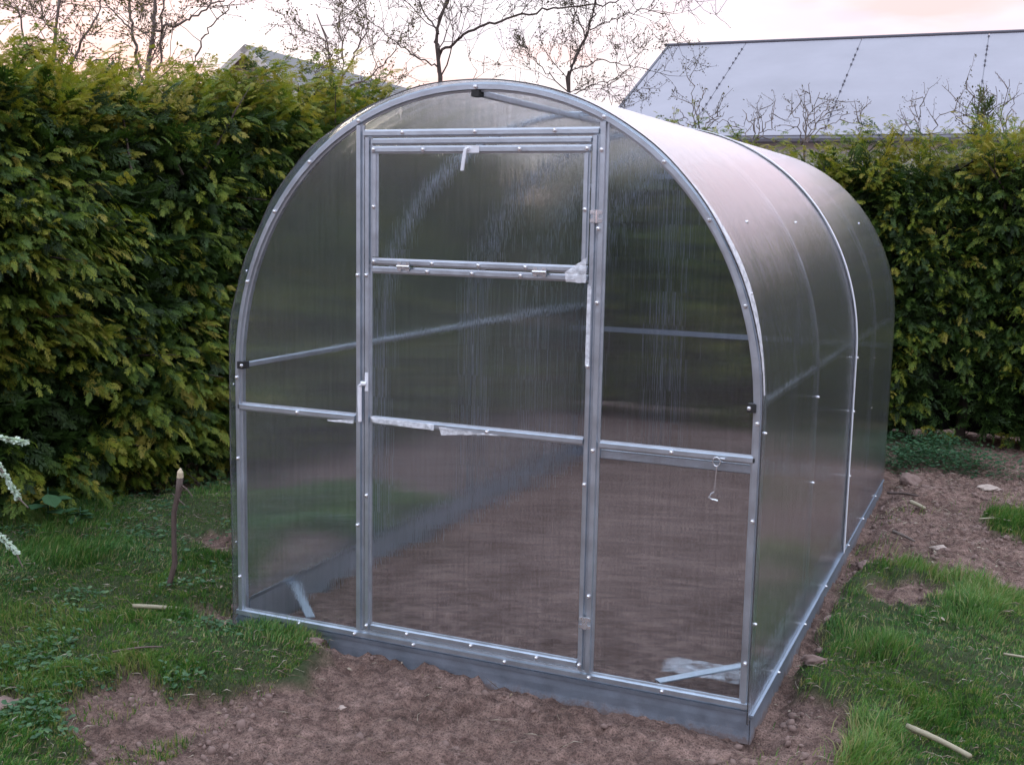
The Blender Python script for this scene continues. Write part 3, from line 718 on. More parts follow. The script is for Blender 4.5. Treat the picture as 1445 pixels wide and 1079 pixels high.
def protos(lib, mat):
    obs = []
    for V, F in lib:
        me = bpy.data.meshes.new('spray'); me.from_pydata(V.tolist(), [], F.tolist()); a = me.attributes.new('grad', 'FLOAT', 'POINT')
        a.data.foreach_set('value', (V[:, 0]/V[:, 0].max()).astype(np.float32)); me.materials.append(M[mat]); obs.append(bpy.data.objects.new('spray', me))
    return obs
from mathutils import Matrix as _M
def instance_foliage(obs, pos, X, Z, sc_, tint, name, root):
    X = X/np.linalg.norm(X, axis=1)[:, None]; Y = np.cross(Z, X); Y /= np.linalg.norm(Y, axis=1)[:, None]+1e-9; Z = np.cross(X, Y)
    # euler XYZ from the axis columns
    ey = np.arcsin(np.clip(-X[:, 2], -1, 1)); ex = np.arctan2(Y[:, 2], Z[:, 2]); ez = np.arctan2(X[:, 1], X[:, 0]); E_ = np.stack([ex, ey, ez], 1)
    which = rng.integers(0, len(obs), len(pos))
    for k, ob in enumerate(obs):
        ix = which == k; me = bpy.data.meshes.new(name); P_ = pos[ix].astype(np.float32); me.vertices.add(len(P_)); me.vertices.foreach_set('co', P_.ravel())
        a = me.attributes.new('rot', 'FLOAT_VECTOR', 'POINT'); a.data.foreach_set('vector', E_[ix].astype(np.float32).ravel())
        for an, av in (('scl', sc_), ('tint', tint)):
            a = me.attributes.new(an, 'FLOAT', 'POINT'); a.data.foreach_set('value', av[ix].astype(np.float32))
        o = bpy.data.objects.new(name, me); COL.objects.link(o); child(o, root); o['kind'] = 'stuff'
        ng = bpy.data.node_groups.new('foliage_on_points', 'GeometryNodeTree'); ng.interface.new_socket('Geometry', in_out='INPUT', socket_type='NodeSocketGeometry'); ng.interface.new_socket('Geometry', in_out='OUTPUT', socket_type='NodeSocketGeometry')
        gi, go = ng.nodes.new('NodeGroupInput'), ng.nodes.new('NodeGroupOutput'); oi = ng.nodes.new('GeometryNodeObjectInfo'); oi.inputs['Object'].default_value = ob; oi.inputs['As Instance'].default_value = True
        ip = ng.nodes.new('GeometryNodeInstanceOnPoints'); na = ng.nodes.new('GeometryNodeInputNamedAttribute'); na.data_type = 'FLOAT_VECTOR'; na.inputs[0].default_value = 'rot'
        nb = ng.nodes.new('GeometryNodeInputNamedAttribute'); nb.data_type = 'FLOAT'; nb.inputs[0].default_value = 'scl'; er = ng.nodes.new('FunctionNodeEulerToRotation')
        L_ = ng.links.new; L_(gi.outputs[0], ip.inputs['Points']); L_(oi.outputs['Geometry'], ip.inputs['Instance']); L_(na.outputs[0], er.inputs[0]); L_(er.outputs[0], ip.inputs['Rotation'])
        L_(nb.outputs[0], ip.inputs['Scale']); L_(ip.outputs[0], go.inputs[0])
        md = o.modifiers.new('foliage', 'NODES'); md.node_group = ng
def hedge(path, H, depth, nbr, lib, label, seed, golden=.25, per=9, hfun=None, size=1.0):
    global rng
    path = np.array(path, float); seg = np.diff(path, axis=0); L = np.linalg.norm(seg, axis=1); cum = np.concatenate([[0], np.cumsum(L)])
    def facept(s):
        k = np.clip(np.searchsorted(cum, s)-1, 0, len(L)-1); f = (s-cum[k])/L[k]
        p = path[k]+seg[k]*f[:, None]; tdir = seg[k]/L[k][:, None]; out = np.stack([tdir[:, 1], -tdir[:, 0]], 1); return p, tdir, out
    r = np.random.default_rng(seed)
    root = empty('hedge', (*path[0], 0)); tag(root, label, 'hedge')
    # branches on the face, then on the top
    nf = int(nbr*.80); s = r.uniform(0, cum[-1], nf); z = .10+(H-.05)*r.uniform(0, 1, nf)**1.0
    hole = fbm(s*2.4+seed, z*2.9, 3, seed+5)
    keep = hole > -.27-.35*(z/H > .85); s, z = s[keep], z[keep]
    p, td, out = facept(s); hh = H if hfun is None else H+hfun(s); z = z*(hh/H)
    relief = fbm(s*1.1+seed, z*1.3, 3, seed)*.26+.04*np.sin(z*5)
    bot = np.clip((.50-z)/.50, 0, 1)*-.16; topin = np.clip((z-(hh-.5))/.5, 0, 1)**2*-.28
    ro = relief+bot+topin
    base3 = np.stack([p[:, 0]+out[:, 0]*(ro-.30), p[:, 1]+out[:, 1]*(ro-.30), z-.06], 1)
    upc = .15+.9*np.clip((z-(hh-.35))/.35, 0, 1)+r.normal(0, .25, len(s))
    lat = r.normal(0, .75, len(s))
    D = np.stack([out[:, 0]+td[:, 0]*lat, out[:, 1]+td[:, 1]*lat, upc], 1)
    nt = nbr-nf; st = r.uniform(0, cum[-1], nt); pt, tdt, ot = facept(st); ht = H if hfun is None else H+hfun(st)
    dd = r.uniform(.1, depth, nt)
    base4 = np.stack([pt[:, 0]-ot[:, 0]*dd, pt[:, 1]-ot[:, 1]*dd, ht-.34+.10*fbm(st*1.5, dd*2, 3, seed+2)+np.zeros(nt)], 1)
    lt = r.normal(0, .45, (nt, 2)); D4 = np.stack([ot[:, 0]*(.3-dd)+lt[:, 0], ot[:, 1]*(.3-dd)+lt[:, 1], np.full(nt, 1.1)], 1)
    B = np.concatenate([base3, base4]); D = np.concatenate([D, D4]); D /= np.linalg.norm(D, axis=1)[:, None]
    zt = np.concatenate([np.clip((z-hh+.55)/.5, 0, 1), np.full(nt, 1.)])
    n = len(B); BL = r.uniform(.30, .52, n)
    bt = np.clip(r.normal(.40, .24, n)+golden*.8*zt+.22*fbm(B[:, 0]*1.7+B[:, 1], B[:, 2]*1.7, 2, seed+8), 0, 1)
    pos, X, Z, S, T = [], [], [], [], []
    side = np.cross(D, np.array([0, 0, 1.])); side /= np.linalg.norm(side, axis=1)[:, None]+1e-6
    fn = np.cross(side, D)
    fn = fn+r.normal(0, .45, (n, 3)); fn /= np.linalg.norm(fn, axis=1)[:, None]
    for k in range(per):
        f = (k+.5)/per; sg = 1 if k % 2 else -1
        c = B+D*(BL*f)[:, None]-np.array([0, 0, 1])*(.16*(BL*f)**1.5)[:, None]
        ang = (1-f)*1.0+.05+r.normal(0, .16, n)
        sd_ = np.cross(fn, D)
        x = D*np.cos(ang)[:, None]+sd_*(sg*np.sin(ang))[:, None]-np.array([0, 0, .30])*r.uniform(.2, 1.4, n)[:, None]
        pos.append(c+r.normal(0, .012, (n, 3))); X.append(x); Z.append(fn+r.normal(0, .30, (n, 3))); S.append(r.uniform(.28, .68, n)*(.95-.25*f)*size); T.append(np.clip(bt+r.normal(0, .09, n)+.12*(f-.5), 0, 1))
    # inner sprays in the gaps, shade put into their dark tint
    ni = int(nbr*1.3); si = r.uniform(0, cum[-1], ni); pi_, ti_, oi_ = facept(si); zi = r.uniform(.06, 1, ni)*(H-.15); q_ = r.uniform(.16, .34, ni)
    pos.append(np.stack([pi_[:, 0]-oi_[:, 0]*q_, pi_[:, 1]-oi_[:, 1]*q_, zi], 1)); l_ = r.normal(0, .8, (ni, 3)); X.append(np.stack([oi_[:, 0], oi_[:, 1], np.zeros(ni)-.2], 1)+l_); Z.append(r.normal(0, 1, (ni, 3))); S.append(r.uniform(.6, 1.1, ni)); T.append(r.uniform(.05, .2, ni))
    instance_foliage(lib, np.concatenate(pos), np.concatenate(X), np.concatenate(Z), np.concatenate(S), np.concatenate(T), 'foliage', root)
    # woody limbs near the face
    b = MB()
    for k in r.choice(n, min(n, 420), replace=False):
        q = B[k]; d = D[k]; l = BL[k]*.85; b.tube([q-d*.25, q+d*l*.5, q+d*l-np.array([0, 0, .02])], [.009, .005, .002], 4)
    for sx in np.arange(.3, cum[-1], .55):
        p1, t1_, o1 = facept(np.array([sx+r.normal(0, .05)])); q = p1[0]-o1[0]*(.42+r.normal(0, .04))
        b.tube([(q[0], q[1], -.1), (q[0]+r.normal(0, .03), q[1], .5), (q[0]+r.normal(0, .06), q[1]+.03, 1.3), (q[0], q[1], 2.1)], [.045, .036, .028, .014], 7)
    w_ = b.build('branches', 'bark', root); w_['kind'] = 'stuff'
    # opaque inner mass, coloured near-black as the shade inside the hedge
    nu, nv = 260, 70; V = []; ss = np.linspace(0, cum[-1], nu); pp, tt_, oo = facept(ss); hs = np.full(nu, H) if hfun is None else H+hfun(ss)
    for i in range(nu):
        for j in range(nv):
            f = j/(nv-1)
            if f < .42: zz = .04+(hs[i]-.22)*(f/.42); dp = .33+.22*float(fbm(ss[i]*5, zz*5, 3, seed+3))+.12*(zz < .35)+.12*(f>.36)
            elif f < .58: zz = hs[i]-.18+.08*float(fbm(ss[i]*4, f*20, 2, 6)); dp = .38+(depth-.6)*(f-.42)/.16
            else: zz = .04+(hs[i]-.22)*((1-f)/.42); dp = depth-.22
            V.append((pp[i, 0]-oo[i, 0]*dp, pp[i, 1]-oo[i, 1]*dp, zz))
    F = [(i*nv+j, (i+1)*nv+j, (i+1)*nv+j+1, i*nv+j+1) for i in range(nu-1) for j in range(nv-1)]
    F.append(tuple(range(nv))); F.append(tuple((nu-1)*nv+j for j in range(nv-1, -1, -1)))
    o_ = mk('inner_shade_mass', V, F, 'hedgecore'); child(o_, root); o_['kind'] = 'stuff'
    return root
hedge([(-2.75,-2.6), (-2.30,-.5), (-1.98,.75), (-1.62,2.6), (-1.10,5.5)], 2.44, 1.1, 7800, protos(SPR, 'thuja_i'), 'dark green thuja hedge along the left side of the greenhouse', 3, .40, 10,
      lambda s: .07*np.sin(s*1.3)+.13*np.clip((4.6-s)/2, 0, 1)+.06*np.clip((s-5)/3, 0, 1))
hedge([(-1.10,5.55), (2.2,5.62), (6.8,5.95)], 2.27, 1.0, 5700, protos(SPRM, 'thuja_i'), 'thuja hedge behind the greenhouse with bare shoots above its top', 8, .40, 9,
      lambda s: .06*np.sin(s*2.1)+.05*np.sin(s*5.3))

xs = np.linspace(-26, 30, 160); V = []; nv = 12
for x in xs:
    for j in range(nv):
        f = j/(nv-1); a = math.pi*f; hgt = 2.45+.35*float(fbm(x*.4, 3, 4, 71)); bul = 1+.25*float(fbm(x*1.3, f*5, 3, 72))
        V.append((x, -17-2.2*math.cos(a)*bul, -.1+hgt*math.sin(a)**.5*bul))
F = [(i*nv+j, (i+1)*nv+j, (i+1)*nv+j+1, i*nv+j+1) for i in range(len(xs)-1) for j in range(nv-1)]
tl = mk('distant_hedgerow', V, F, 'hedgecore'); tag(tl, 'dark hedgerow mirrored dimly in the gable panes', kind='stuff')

# ------------------------------------------------------------------ bare trees and shoots
def grow(b, leaves, p, d, l, r, lev, R_, spread=.6, up=.25, kids=(3, 5), minr=.0035, bud=1.0, wander=.15):
    n = 5; pts = [np.array(p, float)]; d = np.array(d, float); d /= np.linalg.norm(d); rr = [r]
    for i in range(n):
        d = d+np.array([R_.gauss(0, wander), R_.gauss(0, wander), R_.gauss(0, wander)+up*.25]); d /= np.linalg.norm(d)
        pts.append(pts[-1]+d*l/n); rr.append(max(minr*.6, r*(1-.62*(i+1)/n)))
    b.tube(pts, rr, 5 if r > .02 else 4 if r > .008 else 3)
    if lev <= 1:
        for i in range(1, n+1):
            if R_.random() < bud: leaves.append((pts[i], d, R_.uniform(.6, 1.3)))
    if lev <= 0: return
    for k in range(R_.randint(*kids)):
        i = R_.randint(1, n); q = pts[i]; v = np.array([R_.gauss(0, 1) for _ in range(3)]); v -= v@d*d; v /= np.linalg.norm(v)+1e-9
        dd = d*(1-spread*.6)+v*spread; grow(b, leaves, q, dd, l*R_.uniform(.5, .75), max(minr, rr[i]*.62), lev-1, R_, spread, up, kids, minr, bud, wander)
BUDS = [(np.array([(0,0,0), (.5,.22,.05), (1,0,0), (.5,-.22,-.05)])*.03, np.array([[0,1,2,3]])), (np.array([(0,0,0), (.5,.35,-.05), (.9,.1,.1), (.5,-.2,.05)])*.026, np.array([[0,1,2,3]]))]
def put_buds(leaves, root, size, tint=.5, name='leaves', mat='bud', each=3):
    if not leaves: return
    P = np.array([l[0] for l in leaves]).repeat(each, 0); n = len(P); P = P+rng.normal(0, .02*size, (n, 3))
    X = np.array([l[1] for l in leaves]).repeat(each, 0)*.5+rng.normal(0, .6, (n, 3)); S = rng.uniform(.6, 1.6, n)*size
    assemble(BUDS, P, X, rng.normal(0, 1, (n, 3)), S, np.clip(rng.normal(tint, .25, n), 0, 1), name, mat, root)['kind'] = 'stuff'
def limb(b, leaves, P, r0, r1, R_, lev=2, every=.35, tl=.5, **kw):
    """hand-placed limb through P with twigs thrown along it"""
    P = [np.array(p, float) for p in P]; pts = []; 
    for i in range(len(P)-1):
        for f in np.linspace(0, 1, 6, endpoint=False): pts.append(P[i]*(1-f)+P[i+1]*f+np.array([R_.gauss(0, .012) for _ in range(3)]))
    pts.append(P[-1]); n = len(pts); rr = [r0+(r1-r0)*i/(n-1) for i in range(n)]
    b.tube(pts, rr, 7); acc = 0
    for i in range(1, n):
        d = pts[i]-pts[i-1]; L = np.linalg.norm(d); acc += L; d /= L
        if acc > every:
            acc = 0; v = np.array([R_.gauss(0, 1) for _ in range(3)])+np.array([0, 0, .3]); v -= v@d*d; v /= np.linalg.norm(v)
            grow(b, leaves, pts[i], d*.5+v*.8, tl*R_.uniform(.6, 1.2), max(.005, rr[i]*.42), lev, R_, **kw)
def tree(name, label, base, limbs, seed, twig=.5, lev=2, every=.3, bud=1.6, tint=.4, minr=.004, kids=(3, 5), cat='tree', mat='bark', group=None, each=3):
    R_ = random.Random(seed); root = empty(name, tuple(base)); b = MB(); lv = []
    trunkmb = MB()
    for i, (pts, r0, r1) in enumerate(limbs):
        if i == 0:
            t_ = MB(); pp = [np.array(base)-np.array([0, 0, .2])]+[np.array(p) for p in pts]
            t_.tube(pp, [r0*1.25]+[r0+(r1-r0)*k/(len(pts)-1) for k in range(len(pts))], 9); t_.build('trunk', mat, root, True)
        limb(b, lv, pts, r0*.98, r1, R_, lev, every, twig, minr=minr, kids=kids)
    br = b.build('branches', mat, root); br['kind'] = 'stuff'
    put_buds(lv, root, bud*.62, tint, each=max(1, each-1))
    tag(root, label, cat, group); return root
def foot(x, y, d):
    p = at(x, y, d); return (p[0], p[1], -.02)
# the dark forked tree above the gable
D_ = 15.
tree('bare_tree', 'dark bare tree with one long right-hand limb rising behind the greenhouse ridge', foot(622, 300, D_),
     [([at(622,250,D_), at(621,108,D_), at(616,62,D_), at(617,40,D_), at(631,0,D_), at(648,-60,D_), at(655,-160,D_)], .030, .010),
      ([at(620,75,D_), at(648,52,D_-.2), at(690,33,D_-.3), at(738,20,D_-.2), at(790,11,D_), at(850,5,D_+.2), at(905,-8,D_+.3), at(960,-30,D_+.4)], .020, .006),
      ([at(617,45,D_), at(600,20,D_+.5), at(585,-10,D_+.8), at(560,-60,D_+1)], .014, .006),
      ([at(618,95,D_), at(590,82,D_-.3), at(560,62,D_-.4), at(530,35,D_-.6), at(500,18,D_-.7)], .011, .004),
      ([at(633,-5,D_), at(690,-40,D_+.5), at(760,-70,D_+.6)], .016, .006)], 5, .75, 2, .30, 1.1, .15, .0042, each=2)
D_ = 13.5
tree('bare_tree', 'slender bare tree between the forked tree and the large pale roof', foot(800, 300, D_),
     [([at(803,250,D_), at(803,108,D_), at(812,80,D_), at(828,50,D_), at(838,15,D_), at(845,-40,D_)], .020, .007),
      ([at(828,52,D_), at(812,20,D_-.2), at(800,-10,D_-.3)], .009, .005),
      ([at(806,100,D_), at(850,85,D_+.3), at(885,92,D_+.4), at(915,98,D_+.4)], .008, .004),
      ([at(832,42,D_), at(870,26,D_), at(905,12,D_+.2), at(945,22,D_+.3)], .008, .004),
      ([at(803,135,D_), at(765,95,D_), at(740,70,D_)], .008, .004),
      ([at(803,140,D_), at(835,120,D_), at(868,112,D_+.2), at(890,95,D_)], .008, .004)], 9, .55, 2, .16, 1.25, .15, .0034, each=3)
# trees beyond the left hedge
D_ = 11.
tree('bare_tree', 'pale brown multi-stemmed bare tree beyond the left hedge', foot(205, 300, D_),
     [([at(205,250,D_), at(208,95,D_), at(216,50,D_), at(219,0,D_), at(222,-60,D_)], .022, .012),
      ([at(205,140,D_), at(192,70,D_), at(184,25,D_), at(180,-30,D_)], .018, .010),
      ([at(207,120,D_), at(228,88,D_), at(226,40,D_), at(232,-20,D_)], .015, .008),
      ([at(222,42,D_), at(255,32,D_-.2), at(290,15,D_-.3), at(318,-4,D_-.4)], .014, .006),
      ([at(270,98,D_-.3), at(285,60,D_-.3), at(300,33,D_-.3), at(318,18,D_-.3), at(332,-2,D_-.3)], .010, .004),
      ([at(186,40,D_), at(165,22,D_), at(140,-10,D_)], .010, .005)], 21, .65, 2, .26, 1.4, .45, .0038, mat='barkpale', each=3)
D_ = 10.
tree('leafing_shrub', 'tangled golden brown shrub rising above the far left hedge top', foot(70, 300, D_),
     [([at(70,250,D_), at(72,110,D_), at(78,50,D_), at(84,-10,D_)], .020, .008), ([at(72,150,D_), at(40,70,D_), at(25,10,D_)], .014, .006),
      ([at(72,150,D_), at(110,70,D_), at(140,20,D_), at(146,-30,D_)], .014, .006), ([at(72,150,D_), at(125,95,D_), at(165,75,D_)], .012, .005)], 33, .55, 2, .17, 1.5, .85, .004, mat='barkpale', each=3, cat='shrub')
D_ = 10.5
tree('leafing_shrub', 'thin twiggy shrub beside the small grey roof above the hedge', foot(470, 300, D_),
     [([at(470,250,D_), at(468,110,D_), at(462,60,D_), at(447,20,D_)], .013, .005), ([at(470,140,D_), at(500,80,D_), at(520,40,D_), at(515,-10,D_)], .011, .004),
      ([at(470,140,D_), at(485,90,D_), at(478,30,D_), at(490,0,D_)], .010, .004), ([at(470,140,D_), at(535,95,D_), at(560,70,D_)], .009, .004)], 41, .50, 2, .16, 1.2, .5, .0033, mat='barkpale', each=3, cat='shrub')
# shoots above the rear hedge
def shoots(label, x, ybot, tips, d, seed, bud=1.0, tint=.25, every=.10, tw=.2):
    R_ = random.Random(seed); f = foot(x, 300, d); root = empty('bare_shrub', f); b = MB(); lv = []
    t_ = MB(); t_.tube([np.array(f)-[0,0,.1], at(x, 330, d), at(x, ybot+6, d)], [.022, .016, .010], 6); t_.build('stem', 'barkpale', root)
    for (tx, ty) in tips:
        mx_ = (x*.5+tx*.5)+R_.uniform(-5, 5); limb(b, lv, [at(x, ybot+8, d), at(mx_, (ybot+ty)/2, d+R_.uniform(-.2, .2)), at(tx, ty, d+R_.uniform(-.2, .2))], .005, .0022, R_, 1, every*1.5, tw, minr=.0026, kids=(1, 2))
    br = b.build('twigs', 'barkpale', root); br['kind'] = 'stuff'; put_buds(lv, root, bud*.5, tint, each=1); tag(root, label, 'shrub')
shoots('tallest leafless shoots nearest the greenhouse roof curve', 985, 185, [(976,112),(995,125),(960,155),(1012,148),(1022,158),(950,178),(1035,165)], 9.9, 51, 1.3)
shoots('fine pale twigs left of the seam on the large roof', 1065, 195, [(1048,155),(1075,150),(1090,160),(1030,170),(1100,178)], 10.0, 52)
shoots('forked bare shoots standing against the middle of the large roof', 1135, 195, [(1143,117),(1125,128),(1157,130),(1170,150),(1184,143),(1110,150),(1200,160)], 9.9, 53, 1.2)
shoots('small dark shoots in front of the pale roof eave', 1215, 205, [(1205,158),(1218,172),(1232,182)], 10., 54)
shoots('bare three-pronged twig standing above the hedge before the roof eave', 1302, 205, [(1302,137),(1325,160),(1270,168),(1285,150),(1255,178)], 9.8, 55)
shoots('dense twiggy top beside the tall green leader', 1385, 200, [(1362,115),(1390,130),(1350,138),(1400,142),(1375,150),(1345,160)], 9.8, 56, 1.6, .3)
shoots('rightmost Y-shaped bare shoots above the hedge', 1415, 200, [(1424,112),(1432,135),(1405,122),(1440,178)], 9.7, 57)
# green leader of the rear hedge
c_ = at(1385, 190, 9.75); n = 90; hz = rng.uniform(0, 1, n)
pos = np.stack([c_[0]+rng.normal(0, .05, n)*(1.3-hz), c_[1]+rng.normal(0, .05, n), c_[2]-.35+hz*.62], 1)
ld = empty('conifer_leader', (c_[0], c_[1], 1.6)); tag(ld, 'tall green conifer leader sticking up from the rear hedge near the right edge', 'conifer shoot')
st_ = MB(); st_.tube([(c_[0], c_[1], 1.5), (c_[0]+.02, c_[1], 2.4), (c_[0], c_[1], c_[2]+.3)], [.012, .008, .003], 6); st_.build('stem', 'barkpale', ld)
assemble(SPRL, pos, np.stack([rng.normal(0, .5, n), rng.normal(0, .5, n), np.full(n, .9)], 1), rng.normal(0, 1, (n, 3)), rng.uniform(.5, .9, n), np.clip(rng.normal(.45, .1, n), 0, 1), 'foliage', 'thuja', ld)['kind'] = 'stuff'

# ------------------------------------------------------------------ far buildings
def lat(l, f, z):                                   # l metres right and f metres ahead of the viewer (level), height z
    p = CP+l*np.array([_cy, _sy, 0])+f*np.array([-_sy, _cy, 0]); return np.array([p[0], p[1], z])
M['bigroof'] = plain('pale_sheet_roof', (.225,.222,.255), .65, 0, .22, .5)
M['seam'] = plain('roof_seam', (.10,.10,.12), .7)
M['whitewall'] = plain('white_wall', (.55,.56,.57), .8, 0, .2, 2)
M['render'] = plain('beige_render', (.30,.26,.20), .9, 0, .12, 3)
M['greyroof'] = plain('grey_shingle', (.14,.14,.14), .85, 0, .3, 8)
M['verge'] = plain('pale_verge', (.48,.46,.42), .7)
def slab(name, quad, th, mat, parent):
    """quad corners (top side) given a thickness along its normal"""
    q = [np.array(p, float) for p in quad]; nn_ = np.cross(q[1]-q[0], q[3]-q[0]); nn_ /= np.linalg.norm(nn_)
    if nn_[2] < 0: nn_ = -nn_
    V = q+[p-nn_*th for p in q]; o_ = mk(name, V, [(0,1,2,3), (7,6,5,4), (0,4,5,1), (1,5,6,2), (2,6,7,3), (3,7,4,0)], mat); child(o_, parent); return o_
# long building with the pale roof behind the rear hedge
rd = np.array([1, -.42]); rd = rd/np.linalg.norm(rd); pd = np.array([rd[1], -rd[0]])          # along the ridge; down the slope toward us
R0 = np.array([4.645, 36.64]); RZ, EZ, RUN = 6.95, 3.76, 6.60
def rp(s, f, dz=0):                                 # s metres along the ridge, f 0..1 down the slope
    q = R0+rd*s+pd*RUN*f; return lat(q[0], q[1], RZ+(EZ-RZ)*f+dz)
big = empty('long_building', tuple(rp(6, .5)*[1,1,0])); tag(big, 'long low building with a large pale blue-grey sheet roof behind the hedge', 'building')
cuts = [0, 2.36, 5.71, 9.11, 12.5, 16., 20]
for a_, b_ in zip(cuts[:-1], cuts[1:]):
    slab('roof_panel', [rp(a_+.012, .004), rp(b_-.012, .004), rp(b_-.012, 1), rp(a_+.012, 1)], .08, 'bigroof', big)
    slab('rear_roof_panel', [rp(a_+.012, -.004), rp(a_+.012, -1, (EZ-RZ)*2), rp(b_-.012, -1, (EZ-RZ)*2), rp(b_-.012, -.004)], .08, 'bigroof', big)
for c in cuts[1:-1]:
    b = MB(); k = 0
    slab('seam', [rp(c-.02, .01, -.02), rp(c+.02, .01, -.02), rp(c+.02, .99, -.02), rp(c-.02, .99, -.02)], .05, 'bigroof', big)
    for f in np.linspace(.03, .93, 17)+rng.normal(0, .006, 17):
        if rng.uniform() < .22: continue
        q = rp(c, f, .01); b.box(q-[.022, .035, .02], q+[.022, .035, .03])
    b.build('seam_fixings', 'seam', big)['kind'] = 'stuff'
b = MB(); b.tube([rp(-.15, 0, .03), rp(20.1, 0, .03)], .045, 8); b.build('ridge_cap', 'seam', big)
b = MB(); b.tube([rp(-.05, -.0, -.03), rp(-.05, 1, -.03)], .055, 6); b.build('verge_trim', 'seam', big)
b = MB(); b.tube([rp(-.1, 1.005, -.10), rp(20.1, 1.005, -.10)], .09, 8); b.build('gutter', 'seam', big)
def wallbox(name, pts, z0, z1, th, mat, parent):
    for (p_, q_) in pts:
        p_, q_ = np.array(p_, float), np.array(q_, float); d = q_-p_; d /= np.linalg.norm(d); nv_ = np.array([d[1], -d[0]])*th
        V = [(*p_, z0), (*q_, z0), (*(q_-nv_), z0), (*(p_-nv_), z0), (*p_, z1), (*q_, z1), (*(q_-nv_), z1), (*(p_-nv_), z1)]
        o_ = mk(name, V, [(0,3,2,1), (4,5,6,7), (0,1,5,4), (1,2,6,5), (2,3,7,6), (3,0,4,7)], mat); child(o_, parent)
wallbox('wall', [(rp(.2, .95)[:2], rp(19.8, .95)[:2])], -.1, EZ-.02, .25, 'whitewall', big)
g0, g1, g2 = rp(.25, .94)[:2], rp(.25, -.94)[:2], rp(.25, 0)
V = [(*g0, -.1), (*g1, -.1), (*g1, EZ+.0), (g2[0], g2[1], RZ-.12), (*g0, EZ+.0)]; off = np.array([rp(.5, 0)-rp(.25, 0)])[0]
V2 = [np.array(v)+off for v in V]; o_ = mk('gable_wall', V+V2, [(0,1,2,3,4), (9,8,7,6,5), (0,5,6,1), (1,6,7,2), (2,7,8,3), (3,8,9,4), (4,9,5,0)], 'whitewall'); child(o_, big)

# small gabled house behind the left hedge
sh = empty('small_house', tuple(lat(-7.97, 37, 0))); tag(sh, 'small beige gabled house with a grey roof peeping over the left hedge', 'house')
k_ = np.array([.335, 1.]); k_ /= np.linalg.norm(k_); e_ = np.array([k_[1], -k_[0]]); P0 = np.array([-7.92, 35.01]); PZ = 6.50
def hp(s, w_, z_): q = P0+k_*s+e_*w_; return lat(q[0], q[1], z_)
SL = .80; HW = 4.2
slab('roof_slope', [hp(-.25, 0, PZ), hp(12, 0, PZ), hp(12, HW+.4, PZ-SL*(HW+.4)), hp(-.25, HW+.4, PZ-SL*(HW+.4))], .12, 'greyroof', sh)
slab('roof_slope', [hp(-.25, 0, PZ), hp(-.25, -HW-.4, PZ-SL*(HW+.4)), hp(12, -HW-.4, PZ-SL*(HW+.4)), hp(12, 0, PZ)], .12, 'greyroof', sh)
for i in range(1, 9):
    for s_ in (1, -1):
        w0 = s_*i*.5; slab('shingle_course', [hp(-.22, w0-s_*.02, PZ-SL*abs(w0)+.035), hp(11.9, w0-s_*.02, PZ-SL*abs(w0)+.035), hp(11.9, w0+s_*.02, PZ-SL*abs(w0)), hp(-.22, w0+s_*.02, PZ-SL*abs(w0))], .02, 'greyroof', sh)
for s_ in (1, -1): slab('verge_board', [hp(-.30, 0, PZ-.02), hp(-.255, 0, PZ-.02), hp(-.255, s_*(HW+.4), PZ-.02-SL*(HW+.4)), hp(-.30, s_*(HW+.4), PZ-.02-SL*(HW+.4))], .22, 'verge', sh)
V = [hp(0, -HW, -.1), hp(0, HW, -.1), hp(0, HW, PZ-.14-SL*HW), hp(0, 0, PZ-.16), hp(0, -HW, PZ-.14-SL*HW)]; V2 = [v+hp(11.6, 0, 0)-hp(0, 0, 0) for v in V]
o_ = mk('wall', V+V2, [(4,3,2,1,0), (5,6,7,8,9), (0,1,6,5), (1,2,7,6), (4,0,5,9), (3,4,9,8), (2,3,8,7)], 'render'); child(o_, sh)


# ------------------------------------------------------------------ grass, weeds, litter
def scatter(n, x0, x1, y0, y1, fn):
    x = rng.uniform(x0, x1, n); y = rng.uniform(y0, y1, n); w = fn(x, y); k = rng.uniform(0, 1, n) < w; return x[k], y[k]
def clear_of_house(x, y): return ~((x > -.02) & (x < W+.02) & (y > -.03) & (y < LEN+.05))
def tgrass(x, y):
    t_ = turf(x, y); patch = sstep(-.50, .22, fbm(x*2.2, y*2.2, 3, 77))
    stray = .03*sstep(.0, .5, fbm(x*3.1, y*3.1, 3, 78))+.30*sstep(-.15, .3, fbm(x*4.1, y*4.1, 3, 79))*np.exp(-(((x-.55)/.42)**2+((y+1.05)/.30)**2))
    thin = 1-.45*sstep(.45, 1.0, y)*(x < 0)
    return np.where(clear_of_house(x, y), thin*t_**1.0*(.25+.75*patch)+stray*(1-t_), 0)
